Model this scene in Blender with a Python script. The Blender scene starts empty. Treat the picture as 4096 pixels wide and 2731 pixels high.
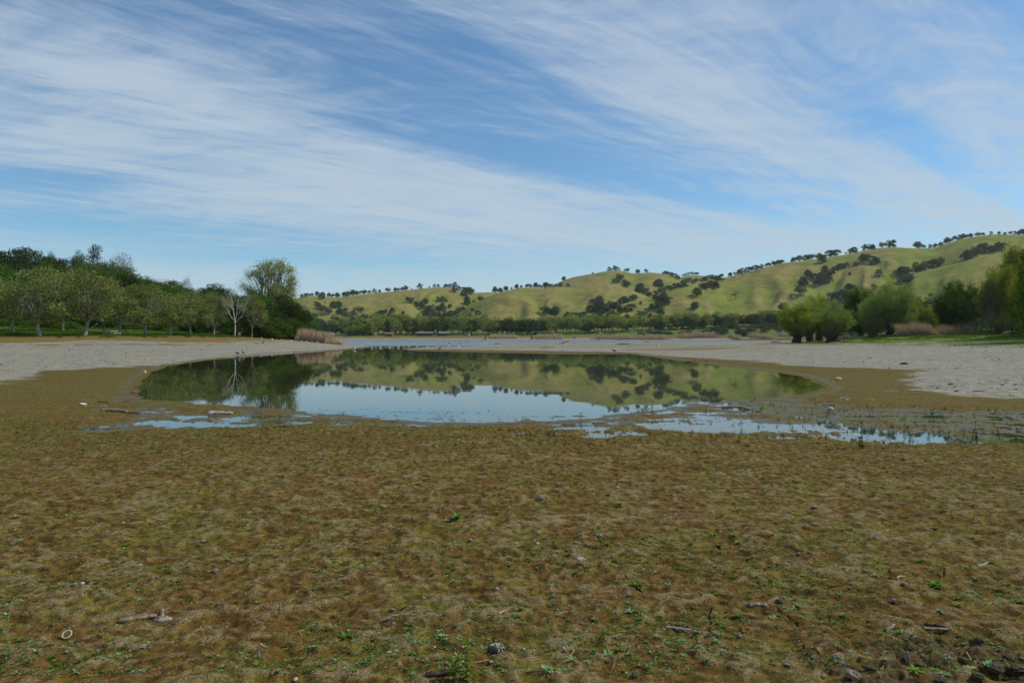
import bpy, math, random
import numpy as np
from mathutils import Vector, Matrix

# ------------------------------------------------------------------ camera, sky, sun
S = bpy.context.scene
F, CX, HY, EYE = 2730.67, 2048.0, 1353.0, 1.6      # photo pixels: focal length, centre column, horizon row; eye height in m
cam_d = bpy.data.cameras.new('camera'); cam = bpy.data.objects.new('camera', cam_d)
S.collection.objects.link(cam); S.camera = cam
cam_d.sensor_width = 36; cam_d.lens = 24; cam_d.clip_start = 0.05; cam_d.clip_end = 20000
cam.location = (0, 0, EYE); cam.rotation_euler = (math.radians(90) - math.atan(12.5 / F), 0, 0)

SUN_EL, SUN_AZ = math.radians(46), math.radians(76)   # azimuth clockwise from the view direction: sun stands to the right, a little ahead
S.view_settings.view_transform = 'Standard'; S.view_settings.look = 'None'
S.view_settings.exposure = 0.0; S.view_settings.gamma = 1.0; S.view_settings.use_curve_mapping = False
S.cycles.use_denoising = True; S.cycles.denoiser = 'OPENIMAGEDENOISE'; S.cycles.denoising_input_passes = 'RGB_ALBEDO_NORMAL'; S.cycles.denoising_prefilter = 'ACCURATE'; S.cycles.max_bounces = 6; S.cycles.diffuse_bounces = 2; S.cycles.glossy_bounces = 3
S.cycles.transmission_bounces = 3; S.cycles.transparent_max_bounces = 8
sl = bpy.data.lights.new('sun', 'SUN'); so = bpy.data.objects.new('sun', sl); S.collection.objects.link(so)
sl.energy = 3.3; sl.angle = math.radians(0.6); sl.color = (1.0, 0.93, 0.80)
sd_ = Vector((math.sin(SUN_AZ) * math.cos(SUN_EL), math.cos(SUN_AZ) * math.cos(SUN_EL), math.sin(SUN_EL)))
so.rotation_euler = sd_.to_track_quat('Z', 'Y').to_euler()
so.location = (60, 20, 80)

W = bpy.data.worlds.new("World"); S.world = W; W.use_nodes = True
class NT:
    """small helper for building node trees"""
    def __init__(s, tree): s.t = tree; s.n = tree.nodes; s.l = tree.links
    def new(s, typ, **kw):
        nd = s.n.new(typ)
        for k, v in kw.items(): setattr(nd, k, v)
        return nd
    def put(s, sock, v):
        if isinstance(v, bpy.types.NodeSocket): s.l.new(v, sock)
        elif v is not None: sock.default_value = v
    def math(s, op, a, b=None, c=None, clamp=False):
        nd = s.new('ShaderNodeMath', operation=op, use_clamp=clamp)
        s.put(nd.inputs[0], a)
        if b is not None: s.put(nd.inputs[1], b)
        if c is not None: s.put(nd.inputs[2], c)
        return nd.outputs[0]
    def vmath(s, op, a, b=None):
        nd = s.new('ShaderNodeVectorMath', operation=op); s.put(nd.inputs[0], a)
        if b is not None: s.put(nd.inputs[1], b)
        return nd.outputs[0]
    def mix(s, fac, a, b, mode='MIX'):
        nd = s.new('ShaderNodeMix', data_type='RGBA', blend_type=mode, clamp_factor=True)
        s.put(nd.inputs[0], fac)
        for i, v in ((6, a), (7, b)):
            if isinstance(v, (tuple, list)) and len(v) == 3: v = (*v, 1)
            s.put(nd.inputs[i], v)
        return nd.outputs[2]
    def noise(s, vec, scale, detail=4, rough=0.55, dist=0.0):
        nd = s.new('ShaderNodeTexNoise'); nd.inputs['Scale'].default_value = scale
        nd.inputs['Detail'].default_value = detail; nd.inputs['Roughness'].default_value = rough
        nd.inputs['Distortion'].default_value = dist
        if vec is not None: s.put(nd.inputs['Vector'], vec)
        return nd.outputs[0]
    def ramp(s, fac, lo, hi, a=0.0, b=1.0):
        nd = s.new('ShaderNodeMapRange', interpolation_type='SMOOTHSTEP')
        s.put(nd.inputs[0], fac); s.put(nd.inputs[1], lo); s.put(nd.inputs[2], hi)
        nd.inputs[3].default_value = a; nd.inputs[4].default_value = b
        return nd.outputs[0]
    def attr(s, name):
        nd = s.new('ShaderNodeAttribute', attribute_name=name); return nd
    def mapping(s, vec, loc=(0, 0, 0), rot=(0, 0, 0), scale=(1, 1, 1)):
        nd = s.new('ShaderNodeMapping'); s.put(nd.inputs[0], vec)
        nd.inputs[1].default_value = loc; nd.inputs[2].default_value = rot; nd.inputs[3].default_value = scale
        return nd.outputs[0]

def build_world():
    t = NT(W.node_tree); t.n.clear()
    sky = t.new('ShaderNodeTexSky', sky_type='NISHITA', sun_disc=False)
    sky.sun_elevation = SUN_EL; sky.sun_rotation = SUN_AZ
    sky.altitude = 100; sky.air_density = 1.0; sky.dust_density = 0.1; sky.ozone_density = 2.0
    co = t.new('ShaderNodeTexCoord')
    sep = t.new('ShaderNodeSeparateXYZ'); t.l.new(co.outputs['Generated'], sep.inputs[0])
    KZ = 0.05                                            # curved cloud layer: u = x/(z+k), v = y/(z+k)
    zz = t.math('ADD', t.math('MAXIMUM', sep.outputs[2], 0.0), KZ)
    u = t.math('DIVIDE', sep.outputs[0], zz); v = t.math('DIVIDE', sep.outputs[1], zz)
    cb = t.new('ShaderNodeCombineXYZ'); t.put(cb.inputs[0], u); t.put(cb.inputs[1], v)
    uv = cb.outputs[0]
    ang = math.radians(49)                               # streaks run towards 49 degrees right of the view
    st = t.mapping(uv, rot=(0, 0, -(math.pi / 2 - ang)))
    wn = t.new('ShaderNodeTexNoise'); t.put(wn.inputs['Vector'], t.mapping(st, scale=(0.35, 0.9, 1))); wn.inputs['Scale'].default_value = 0.8
    wn.inputs['Detail'].default_value = 4
    warp = t.vmath('SUBTRACT', wn.outputs['Color'], (0.5, 0.5, 0.5))
    w1 = t.vmath('MULTIPLY', warp, (1.3, 0.9, 0))
    st2 = t.vmath('ADD', st, w1)
    n1 = t.noise(t.mapping(st2, scale=(0.22, 1.3, 1), loc=(3.1, 7.7, 0)), 1.0, 9, 0.6)
    n2 = t.noise(t.mapping(st2, scale=(1.3, 6.5, 1), loc=(1.1, 2.7, 0)), 1.0, 9, 0.66)
    n3 = t.noise(t.mapping(t.vmath('ADD', uv, t.vmath('MULTIPLY', warp, (1.2, 1.2, 0))), rot=(0, 0, -.35), scale=(1.6, 4.2, 1), loc=(8.0, 1.5, 0)), 1.0, 10, 0.68, )
    dens = t.math('MULTIPLY_ADD', t.math('SUBTRACT', n1, 0.5), 1.1, SKY_BASE)
    dens = t.math('ADD', dens, t.math('MULTIPLY', t.math('SUBTRACT', n2, 0.5), 0.95))
    dens = t.math('ADD', dens, t.math('MULTIPLY', t.math('SUBTRACT', n3, 0.5), 0.75))
    n4 = t.noise(t.mapping(st2, scale=(1.6, 17.0, 1), loc=(4.1, 9.7, 0)), 1.0, 6, 0.6)
    n5 = t.noise(t.mapping(t.vmath('ADD', uv, t.vmath('MULTIPLY', warp, (2.2, 2.2, 0))), rot=(0, 0, -.75), scale=(2.0, 9.0, 1)), 1.0, 8, 0.66)
    dens = t.math('ADD', dens, t.math('ADD', t.math('MULTIPLY', t.math('SUBTRACT', n4, 0.5), 0.55), t.math('MULTIPLY', t.math('SUBTRACT', n5, 0.5), 0.65)))
    # broad banks and gaps of the cirrus: ellipses lying in the cloud layer (pixel ends -> direction -> layer coordinates)
    uvw = t.vmath('ADD', uv, t.vmath('MULTIPLY', warp, (0.55, 0.55, 0)))
    def lay(px, py):
        d = Vector(((px - CX) / F, 1, (HY - py) / F)).normalized()
        return np.array((d.x / (d.z + KZ), d.y / (d.z + KZ)))
    k = 4096 / 2352
    for (x0, y0, x1, y1, w, amp) in SKY_FEATURES:
        a = lay(x0 * k, y0 * k); b = lay(x1 * k, y1 * k); c = (a + b) / 2; dv = b - a
        mx, my = (x0 + x1) / 2, (y0 + y1) / 2; L = math.hypot(x1 - x0, y1 - y0)
        nx, ny = -(y1 - y0) / L, (x1 - x0) / L
        q0 = lay((mx + nx * w) * k, (my + ny * w) * k); q1 = lay((mx - nx * w) * k, (my - ny * w) * k)
        e = dv / np.linalg.norm(dv); pn = np.array((-e[1], e[0]))
        sa = np.linalg.norm(dv) / 2; sb = abs(np.dot(q0 - q1, pn)) / 2
        m = t.mapping(t.vmath('SUBTRACT', uvw, (float(c[0]), float(c[1]), 0)), rot=(0, 0, -math.atan2(e[1], e[0])))
        m = t.vmath('MULTIPLY', m, (1 / sa, 1 / sb, 0))
        dd = t.new('ShaderNodeVectorMath', operation='DOT_PRODUCT'); t.put(dd.inputs[0], m); t.put(dd.inputs[1], m)
        g = t.math('EXPONENT', t.math('MULTIPLY', dd.outputs['Value'], -0.9))
        dens = t.math('MULTIPLY_ADD', g, amp, dens)
    hz = t.ramp(sep.outputs[2], 0.0, 0.16, 0.28, 0.0)
    dens = t.math('ADD', dens, hz)
    fac = t.ramp(dens, 0.04, 1.06, 0.0, 0.92)
    # thin high veil: colour of sunlit ice cloud
    ccol = t.mix(t.ramp(sep.outputs[2], 0.0, 0.5), CLOUD_LOW, CLOUD_HIGH)
    skc = t.mix(1.0, sky.outputs[0], SKY_TINT, 'MULTIPLY')
    col = t.mix(fac, skc, ccol)
    bg = t.new('ShaderNodeBackground'); t.put(bg.inputs[0], col); bg.inputs[1].default_value = 0.1
    out = t.new('ShaderNodeOutputWorld'); t.l.new(bg.outputs[0], out.inputs[0])
SKY_BASE = 0.47
SKY_TINT = (0.78, 1.08, 1.20, 1)
CLOUD_LOW = (5.1, 6.3, 7.1, 1); CLOUD_HIGH = (4.7, 5.6, 6.9, 1)
SKY_FEATURES = [  # x0,y0,x1,y1 (ends in a 2352 wide picture), half width, amount
    (-200, 60, 700, 300, 90, 0.30), (200, 320, 1250, 470, 75, 0.36), (500, 440, 2000, 600, 60, 0.40),
    (700, 270, 1500, 420, 45, -0.62), (1300, 400, 1800, 500, 28, -0.50), (650, 120, 1300, 230, 80, -0.34),
    (1380, 30, 1750, 330, 110, 0.34), (1650, 250, 2352, 540, 55, 0.40), (1900, 190, 2300, 440, 30, -0.40), (60, 120, 500, 210, 22, .22), (1000, 130, 1400, 300, 14, .16), (-50, 200, 250, 215, 16, -.25), (1500, 10, 1800, 60, 40, .2),
    (2000, 80, 2400, 420, 80, 0.22), (-100, 400, 400, 430, 26, -0.6), (-50, 500, 330, 520, 22, -0.35),
    (250, 585, 1000, 610, 16, -0.35), (0, 20, 900, 60, 60, -0.10), (-50, 300, 300, 330, 50, 0.3),
]
build_world()

# ------------------------------------------------------------------ numbers: noise, meshes, tags
def _grad(seed):
    r = np.random.RandomState(seed); a = r.rand(256) * 2 * np.pi
    return np.stack([np.cos(a), np.sin(a)], 1), r.permutation(256)
_G = {}
def pn(x, y, seed=0):
    if seed not in _G: _G[seed] = _grad(seed)
    g, p = _G[seed]
    xi = np.floor(x).astype(np.int64); yi = np.floor(y).astype(np.int64)
    xf = x - xi; yf = y - yi
    u = xf * xf * xf * (xf * (xf * 6 - 15) + 10); v = yf * yf * yf * (yf * (yf * 6 - 15) + 10)
    def c(ox, oy):
        gg = g[p[(p[(xi + ox) & 255] + yi + oy) & 255]]
        return gg[..., 0] * (xf - ox) + gg[..., 1] * (yf - oy)
    a = c(0, 0); b = c(1, 0); a = a + u * (b - a)
    d = c(0, 1); e = c(1, 1); d = d + u * (e - d)
    return (a + v * (d - a)) * 1.5
def fbm(x, y, oct=4, seed=0, gain=0.5):
    s = 0; a = 1.0
    for o in range(oct):
        s = s + a * pn(x * 2 ** o + 17.3 * o, y * 2 ** o - 9.1 * o, seed + o); a *= gain
    return s
def sstep(a, b, x):
    t = np.clip((x - a) / (b - a), 0, 1); return t * t * (3 - 2 * t)

COL = S.collection
def tag(o, label=None, cat=None, group=None, kind=None):
    if label: o['label'] = label
    if cat: o['category'] = cat
    if group: o['group'] = group
    if kind: o['kind'] = kind
    return o
def link(o, parent=None):
    COL.objects.link(o)
    if parent is not None: o.parent = parent
    return o
def empty(name, loc=(0, 0, 0), rz=0.0, sc=1.0):
    o = bpy.data.objects.new(name, None); o.empty_display_size = 0.2
    o.location = loc; o.rotation_euler = (0, 0, rz); o.scale = (sc, sc, sc) if not hasattr(sc, '__len__') else sc
    return link(o)
class MB:
    """collects vertices and faces; build() links them as ONE mesh object"""
    def __init__(s): s.v = []; s.f = []; s.t = []; s.n = 0; s.mi = []
    def add(s, V, Fc, tint=0.5, mi=0):
        V = np.asarray(V, float); Fc = np.asarray(Fc, np.int64)
        if Fc.shape[1] == 3: Fc = np.concatenate([Fc, Fc[:, :1] * 0 - 1 - s.n], 1)
        s.v.append(V); s.f.append(Fc + s.n); s.n += len(V)
        s.t.append(np.full(len(V), tint, float) if np.isscalar(tint) else np.asarray(tint, float))
        s.mi.append(np.full(len(Fc), mi)); return s
    def mesh(s, name, mats, smooth=True):
        V = np.concatenate(s.v); Q = np.concatenate(s.f); T = np.concatenate(s.t); MI = np.concatenate(s.mi)
        tri = Q[:, 3] < 0
        cnt = np.where(tri, 3, 4); loops = Q.ravel(); loops = loops[loops >= 0]
        me = bpy.data.meshes.new(name)
        me.vertices.add(len(V)); me.vertices.foreach_set('co', V.astype(np.float32).ravel())
        me.loops.add(len(loops)); me.loops.foreach_set('vertex_index', loops.astype(np.int32))
        me.polygons.add(len(Q)); st = np.concatenate([[0], np.cumsum(cnt)[:-1]])
        me.polygons.foreach_set('loop_start', st.astype(np.int32))
        me.polygons.foreach_set('material_index', MI.astype(np.int32))
        me.polygons.foreach_set('use_smooth', np.full(len(Q), smooth))
        at = me.attributes.new('tint', 'FLOAT', 'POINT'); at.data.foreach_set('value', T.astype(np.float32))
        for m in (mats if isinstance(mats, (list, tuple)) else [mats]): me.materials.append(m)
        me.update(calc_edges=True); me.validate(); return me
    def build(s, name, mats, parent=None, smooth=True):
        return link(bpy.data.objects.new(name, s.mesh(name, mats, smooth)), parent)
def grid_faces(nr, nc, close=False):
    i = np.arange(nr - 1)[:, None]; j = np.arange(nc if close else nc - 1)[None, :]
    a = i * nc + j; b = i * nc + (j + 1) % nc
    return np.stack([a, b, b + nc, a + nc], -1).reshape(-1, 4)
def tube(path, rad, sides=6, wob=0.0, rng=None, closed_ends=True):
    P = np.asarray(path, float); R = np.asarray(rad, float)
    if closed_ends:
        P = np.concatenate([P[:1], P, P[-1:]]); R = np.concatenate([[R[0] * .02], R, [R[-1] * .02]])
    T = np.gradient(P, axis=0); T = np.where(np.linalg.norm(T, axis=1, keepdims=True) < 1e-9, np.roll(T, 1, 0), T)
    T /= np.linalg.norm(T, axis=1, keepdims=True) + 1e-12
    up = np.array((0, 0, 1.)) if abs(T[len(T) // 2][2]) < 0.8 else np.array((1., 0, 0))
    A = np.cross(T, up); A /= np.linalg.norm(A, axis=1, keepdims=True) + 1e-12; B = np.cross(T, A)
    th = np.linspace(0, 2 * np.pi, sides, endpoint=False)
    ring = A[:, None] * np.cos(th)[None, :, None] + B[:, None] * np.sin(th)[None, :, None]
    RR = np.repeat(R[:, None], sides, 1)
    if wob and rng is not None: RR = RR * (1 + wob * rng.uniform(-1, 1, RR.shape))
    V = P[:, None] + ring * RR[..., None]
    return V.reshape(-1, 3), grid_faces(len(P), sides, True)
def box(c, d, rz=0.0):
    x, y, z = d[0] / 2, d[1] / 2, d[2] / 2
    V = np.array([(-x, -y, -z), (x, -y, -z), (x, y, -z), (-x, y, -z), (-x, -y, z), (x, -y, z), (x, y, z), (-x, y, z)], float)
    cs, sn = math.cos(rz), math.sin(rz)
    V = V @ np.array([[cs, sn, 0], [-sn, cs, 0], [0, 0, 1]]) + np.array(c, float)
    return V, np.array([(0, 3, 2, 1), (4, 5, 6, 7), (0, 1, 5, 4), (1, 2, 6, 5), (2, 3, 7, 6), (3, 0, 4, 7)])
def sphere(c, r, nu=12, nv=8, noise=0.0, seed=0):
    th = np.linspace(0, 2 * np.pi, nu, endpoint=False); ph = np.linspace(0.02, np.pi - 0.02, nv)
    X = np.sin(ph)[:, None] * np.cos(th); Y = np.sin(ph)[:, None] * np.sin(th); Z = np.cos(ph)[:, None] * np.ones(nu)
    k = 1.0
    if noise:
        q = np.random.RandomState(seed); d = q.normal(size=(7, 3)); d /= np.linalg.norm(d, axis=1)[:, None]
        P = np.stack([X, Y, Z], -1); k = 1 + sum(noise * q.uniform(-1, 1) * np.maximum(0, P @ di - .2) for di in d)
        k = k + noise * .25 * q.uniform(-1, 1, X.shape) * np.sin(ph)[:, None]
    r = np.array(r if hasattr(r, '__len__') else (r, r, r), float)
    V = np.stack([X * k * r[0], Y * k * r[1], Z * k * r[2]], -1).reshape(-1, 3) + np.array(c, float)
    return V, grid_faces(nv, nu, True)

# ------------------------------------------------------------------ terrain
def xy(px, d): return ((px - CX) / F * d, d)
def gp(px, py, z=0.0):
    d = (EYE - z) * F / (py - HY); return ((px - CX) / F * d, d)
def poly_sd(poly, x, y):
    """signed distance to polygon, negative inside"""
    P = np.array(poly, float); n = len(P); best = np.full(x.shape, 1e18); ins = np.zeros(x.shape, bool)
    for i in range(n):
        ax, ay = P[i]; bx, by = P[(i + 1) % n]
        ex, ey = bx - ax, by - ay; wx, wy = x - ax, y - ay
        t = np.clip((wx * ex + wy * ey) / (ex * ex + ey * ey + 1e-12), 0, 1)
        best = np.minimum(best, (wx - ex * t) ** 2 + (wy - ey * t) ** 2)
        c = ((ay <= y) != (by <= y)) & (x < ax + (y - ay) / (by - ay + 1e-15) * ex)
        ins ^= c
    d = np.sqrt(best); return np.where(ins, -d, d)
WATER = [gp(*p) for p in [(1661, 1390), (1615, 1395.5), (1661, 1403), (1865, 1407), (2200, 1415), (2400, 1415), (2527, 1415), (2598, 1424),
    (2714, 1441), (2797, 1451), (2919, 1464), (3137, 1490), (3240, 1507), (3311, 1537), (3330, 1556), (3268, 1577), (3180, 1591),
    (2989, 1603), (2860, 1618), (2700, 1640), (2520, 1660), (2396, 1682), (2048, 1694), (1742, 1698), (1500, 1682), (1219, 1656), (1045, 1634),
    (784, 1620), (697, 1613), (610, 1608), (523, 1598), (500, 1576), (523, 1542), (557, 1498), (653, 1463), (871, 1433), (1132, 1411),
    (1341, 1402), (1440, 1395), (1480, 1386), (1427, 1382), (1380, 1373), (1345, 1368), (1325, 1364.5), (1250, 1362.5)]]
WATER += [(-280, 560), (-150, 566)] + [xy(p, d) for p, d in [(1610, 566), (1900, 560), (2200, 562), (2600, 566), (2900, 560), (3100, 520), (3300, 470), (3600, 420), (3560, 370)]]
WATER += [gp(*p) for p in [(3182, 1366.2), (2900, 1368), (2600, 1370), (2200, 1373), (2000, 1375.5), (1865, 1377.5), (2000, 1380), (2060, 1383), (1900, 1386), (1750, 1388)]]
MARSH_R = [gp(*p) for p in [(960, 1640), (1250, 1650), (1500, 1664), (1900, 1664), (2300, 1640), (2600, 1628), (2900, 1606), (3180, 1592), (3400, 1622), (3800, 1640), (4200, 1650), (5400, 1680),
    (5600, 1800), (4096, 1778), (3700, 1768), (3300, 1738), (3000, 1738), (2700, 1718), (2400, 1722), (2000, 1712), (1500, 1706), (1080, 1700)]]
MARSH_L = [gp(*p) for p in [(480, 1560), (520, 1600), (640, 1625), (800, 1650), (1050, 1655), (1300, 1680), (1250, 1706), (1000, 1702), (800, 1722), (600, 1722), (420, 1738), (300, 1732), (330, 1702),
    (480, 1680), (520, 1640), (460, 1610)]]
SAND_L = [gp(*p) for p in [(-3000, 1700), (-600, 1570), (0, 1542), (130, 1515), (174, 1494), (348, 1481), (523, 1472), (640, 1462), (760, 1447), (871, 1433), (1132, 1411), (1341, 1401), (1440, 1390)]] \
    + [(-18, 150), (-60, 300), (-900, 300), (-900, 40)]
SAND_R = [gp(*p) for p in [(5600, 1640), (4500, 1612), (4096, 1603), (3834, 1590), (3703, 1576), (3640, 1560), (3650, 1535), (3633, 1507), (3700, 1490), (3660, 1483), (3355, 1476), (3180, 1468),
    (3006, 1446), (2797, 1436), (2640, 1425), (2520, 1412), (2300, 1408), (1865, 1402), (1661, 1400), (1600, 1394)]] + [(-10, 130), (10, 330), (200, 330), (600, 300), (600, 30)]
# large forms: rows = depth, columns = photo column
_TC = np.array([-2500, 0, 500, 900, 1200, 1500, 2000, 2600, 3100, 3500, 4096, 6500], float)
_TR = np.array([0.5, 12, 25, 45, 65, 80, 92, 105, 120, 140, 165, 200, 250, 350, 450, 540, 565, 600, 650, 720, 900, 7000], float)
_TZ = np.array([
 [.06]*12, [.06]*12,
 [.10,.06,.05,.05,.05,.05,.05,.05,.05,.06,.09,.2],
 [.6,.28,.22,.12,.08,.06,.05,.05,.08,.14,.28,.7],
 [1.2,.68,.50,.30,.12,.08,.06,.06,.18,.34,.60,1.3],
 [2.0,1.28,.95,.55,.22,.10,.08,.09,.36,.52,.92,2.0],
 [3.0,2.05,1.50,.92,.40,.12,.10,.12,.60,.78,1.50,3.0],
 [4.0,2.55,2.02,1.42,.62,.15,.12,.15,.80,1.12,2.30,4.0],
 [5.0,3.3,2.55,1.85,.85,.2,.14,.16,.80,1.70,3.1,5.0],
 [7.0,5.0,3.6,2.4,1.25,.3,.15,.18,.70,2.1,3.8,6.5],
 [11,9.0,7.0,4.2,1.9,.4,.18,.18,.6,2.1,4.4,8],
 [17,15,11,7.0,2.5,.4,.18,.18,.5,1.8,4.6,10],
 [24,21,15,8.5,2.2,.4,.2,.15,.4,1.3,4.6,13],
 [28,24,17,8,1.8,.5,.2,.1,.2,1.0,4.6,18],
 [25,20,14,7,1.6,.6,.3,.2,.2,1.5,6,22],
 [16,13,8,4,1.6,1.0,.6,.6,.8,4,10,26],
 [14,11,7,3.4,2.0,1.6,1.5,1.6,2.5,6,12,28],
 [12,9,6,4.2,3.6,3.6,4.0,6.0,9.5,11,15,30],
 [12,9,7,6,5.8,5.6,6.0,9.8,14,16,19,34],
 [12,10,9,8.5,8.5,8.5,9.0,13,18,21,24,38],
 [14,14,14,14,14,14,14,18,22,26,30,40],
 [14]*12], float)
def _crom(p0, p1, p2, p3, t): return 0.5 * (2 * p1 + (p2 - p0) * t + (2 * p0 - 5 * p1 + 4 * p2 - p3) * t * t + (3 * p1 - p0 - 3 * p2 + p3) * t ** 3)
def _up(X, Z, xs):
    """monotone-ish smooth interpolation along axis 0"""
    i = np.clip(np.searchsorted(X, xs) - 1, 0, len(X) - 2); t = ((xs - X[i]) / (X[i + 1] - X[i]))[:, None]
    sl = np.zeros_like(Z); dz = np.diff(Z, axis=0) / np.diff(X)[:, None]
    a, b = dz[:-1], dz[1:]; sl[1:-1] = np.where(a * b > 0, 2 * a * b / (a + b + 1e-12), 0)
    h = (X[i + 1] - X[i])[:, None]; z0, z1, m0, m1 = Z[i], Z[i + 1], sl[i] * h, sl[i + 1] * h
    return (2*t**3-3*t**2+1)*z0 + (t**3-2*t**2+t)*m0 + (-2*t**3+3*t**2)*z1 + (t**3-t**2)*m1
_LR = np.linspace(math.log(.5), math.log(7000), 500); _LC = np.linspace(-2500, 6500, 300)
_FINE = _up(np.log(_TR), _TZ, _LR); _FINE = _up(_TC, _FINE.T.copy(), _LC).T
def bil(G, r, c):
    r = np.clip(r, 0, G.shape[0] - 1.001); c = np.clip(c, 0, G.shape[1] - 1.001)
    i = r.astype(int); j = c.astype(int); a = r - i; b = c - j
    return (G[i, j] * (1 - a) + G[i + 1, j] * a) * (1 - b) + (G[i, j + 1] * (1 - a) + G[i + 1, j + 1] * a) * b
def pxd(x, y):
    r = np.hypot(x, y); th = np.arctan2(x, y); tc = np.clip(th, -1.02, 1.02)
    return CX + F * np.tan(tc), np.maximum(r * np.cos(tc), .5)
CRACKS = [[(2846, 2443), (2838, 2470), (2842, 2500), (2836, 2530), (2850, 2556), (2880, 2575)], [(2810, 2465), (2842, 2475)],
    [(3560, 2280), (3556, 2300), (3568, 2315)], [(3100, 2440), (3140, 2465), (3180, 2490), (3205, 2515)], [(2790, 2380), (2805, 2395)],
    [(3210, 2590), (3240, 2620), (3290, 2640)], [(2980, 2235), (2990, 2250)], [(2500, 2310), (2512, 2330)], [(2960, 2530), (2990, 2560)], [(3780, 2285), (3776, 2310)]]
CRACKS = [[gp(*q, .05) for q in c] for c in CRACKS]
PUDDLES = [(2140, 1755, .30, .10), (2430, 1748, .42, .22), (2540, 1740, .35, .16), (640, 1690, .40, .12), (730, 1698, .42, .14), (930, 1680, .34, .12), (860, 1702, .42, .10), (980, 1704, .42, .10), (560, 1733, .16, .04), (1150, 1690, .5, .08),
           (3600, 1755, 1.2, .25), (3960, 1766, .5, .1), (2900, 1712, 1.3, .22), (3150, 1710, 1.0, .2), (2860, 1757, .45, .05), (3150, 1755, .4, .1), (2870, 1685, .6, .2),
           (2330, 1715, .5, .1), (2680, 1700, .5, .15), (2060, 1733, .5, .08), (330, 1716, .30, .06), (430, 1706, .26, .06), (1040, 1668, .5, .1), (800, 1668, .3, .07)]
def terrain(x, y, full=False):
    x = np.asarray(x, float); y = np.asarray(y, float)
    px, d = pxd(x, y); r = np.hypot(x, y)
    T = bil(_FINE, (np.log(d) - _LR[0]) / (_LR[1] - _LR[0]), (px + 2500) / (_LC[1] - _LC[0]))
    n_sh = fbm(x / 3.0, y / 3.0, 3, 11) * np.clip(r / 40, .25, 3) * .35
    sd = poly_sd(WATER, x, y) + n_sh * .5 + .22 * fbm(x / .5, y / .4, 3, 15) * sstep(40, 15, r)
    k = np.where(d > 200, .10, .042); sp = np.maximum(sd, 0)
    land = np.minimum(T, .012 + k * sp + .0045 * sp ** 2)
    z = np.where(sd > 0, land, -np.minimum(.4, .03 - .04 * sd) + .03 + .012)
    # low undulation on the banks
    bank = sstep(60, 120, d) * sstep(.3, 1.5, T)
    z = z + bank * fbm(x / 14, y / 14, 3, 31) * .28
    near = r < 75
    ms = np.minimum(poly_sd(MARSH_R, x, y), poly_sd(MARSH_L, x, y))
    mar = sstep(.9, -.5, ms + fbm(x / 1.1, y / 1.1, 2, 5) * .35)
    b = np.zeros_like(z); bf = np.zeros_like(z)
    if near.any():
        X, Y = x[near], y[near]; wx = X + .07 * pn(X * 3.2, Y * 3.2, 41); wy = Y + .07 * pn(X * 3.2, Y * 3.2, 42)
        n1 = pn(wx / .21, wy / .17, 43); n2 = pn(wx / .085 + 5, wy / .075, 44); n3 = pn(X / .04, Y / .035, 45); n0 = pn(X / .8, Y / .6, 46)
        rid = 1 - np.abs(pn(wx / .26 + 9, wy / .19 + 3, 47)) * 1.9
        rid2 = 1 - np.abs(pn(wx / .12 + 2, wy / .10 + 8, 50)) * 1.9
        b[near] = .34 * n1 + .50 * (rid - .4) + .26 * (rid2 - .4) + .20 * n2 + .07 * n3 + .22 * n0
        bf[near] = fbm(X / .035, Y / .035, 2, 48)
    fade = 1 - sstep(28, 70, r)
    s_l = poly_sd(SAND_L, x, y); s_r = poly_sd(SAND_R, x, y)
    sand = sstep(.8, -.8, np.minimum(s_l, s_r) + fbm(x / 2.2, y / 2.2, 3, 61) * np.clip(r / 30, .3, 2.2) * .7) 
    amp = .037 * (1 - .55 * sstep(8, 24, r)) * (1 - .5 * sand) * fade * sstep(0, 1.0, sd)
    z = np.where((sd > 0), z + amp * b * (1 - mar) + .002 * bf * (1 - mar) * fade, z)
    # wet flats: height wavers about the water level
    isl = px < 1600
    mz = np.where(isl, .0085, .0058) + .019 * fbm(x / .95, y / .8, 5, 71, .62)
    z = z * (1 - mar) + mar * np.where(sd > 0, mz, np.maximum(z * .5 , mz - .012 + np.maximum(sd, -2.5) * .0075))
    # muddy rim on the pond's near side
    for (qx, qy, ax, ay) in PUDDLES:
        cx, cy = gp(qx, qy); q = ((x - cx) / ax) ** 2 + ((y - cy) / (ay * 2.6)) ** 2 + fbm(x / .22, y / .3, 4, 77, .65) * 1.1
        z = np.where(q < 2.2, np.minimum(z, z * sstep(.9, 2.2, q) - .012 * sstep(1.5, .6, q)), z)
    # keep dry ground out of the water sheet
    dry = (sd > .0) & (mar < .02)
    z = np.where(dry & (z < .006) & (d < 560), np.where(np.abs(z) < .03, .006 + .1 * (z * 0), z), z)
    # clods at the right foreground and cracks
    cl = sstep(2.0, 4.2, x + 0 * y) * 0
    cxp, cyp = gp(3950, 2700, .05); dist = np.hypot((x - cxp) / 1.15, (y - cyp) / .42)
    c2x, c2y = gp(3480, 2665, .05); dist2 = np.hypot((x - c2x) / .45, (y - c2y) / .13)
    ck = np.maximum(sstep(1.15, .45, dist + .35 * fbm(x * 3, y * 3, 3, 91)), .75 * sstep(1.1, .5, dist2 + .3 * fbm(x * 5, y * 5, 3, 91))) * sstep(-.25, .05, fbm(x * 5, y * 5, 2, 90))
    if (ck > 0).any():
        z = z + ck * (.016 * np.abs(fbm(x / .045, y / .04, 3, 88)) + .014 * sstep(-.05, .12, fbm(x / .11, y / .09, 3, 89)))
    crk = np.zeros_like(z)
    nf = (r < 9)
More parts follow.
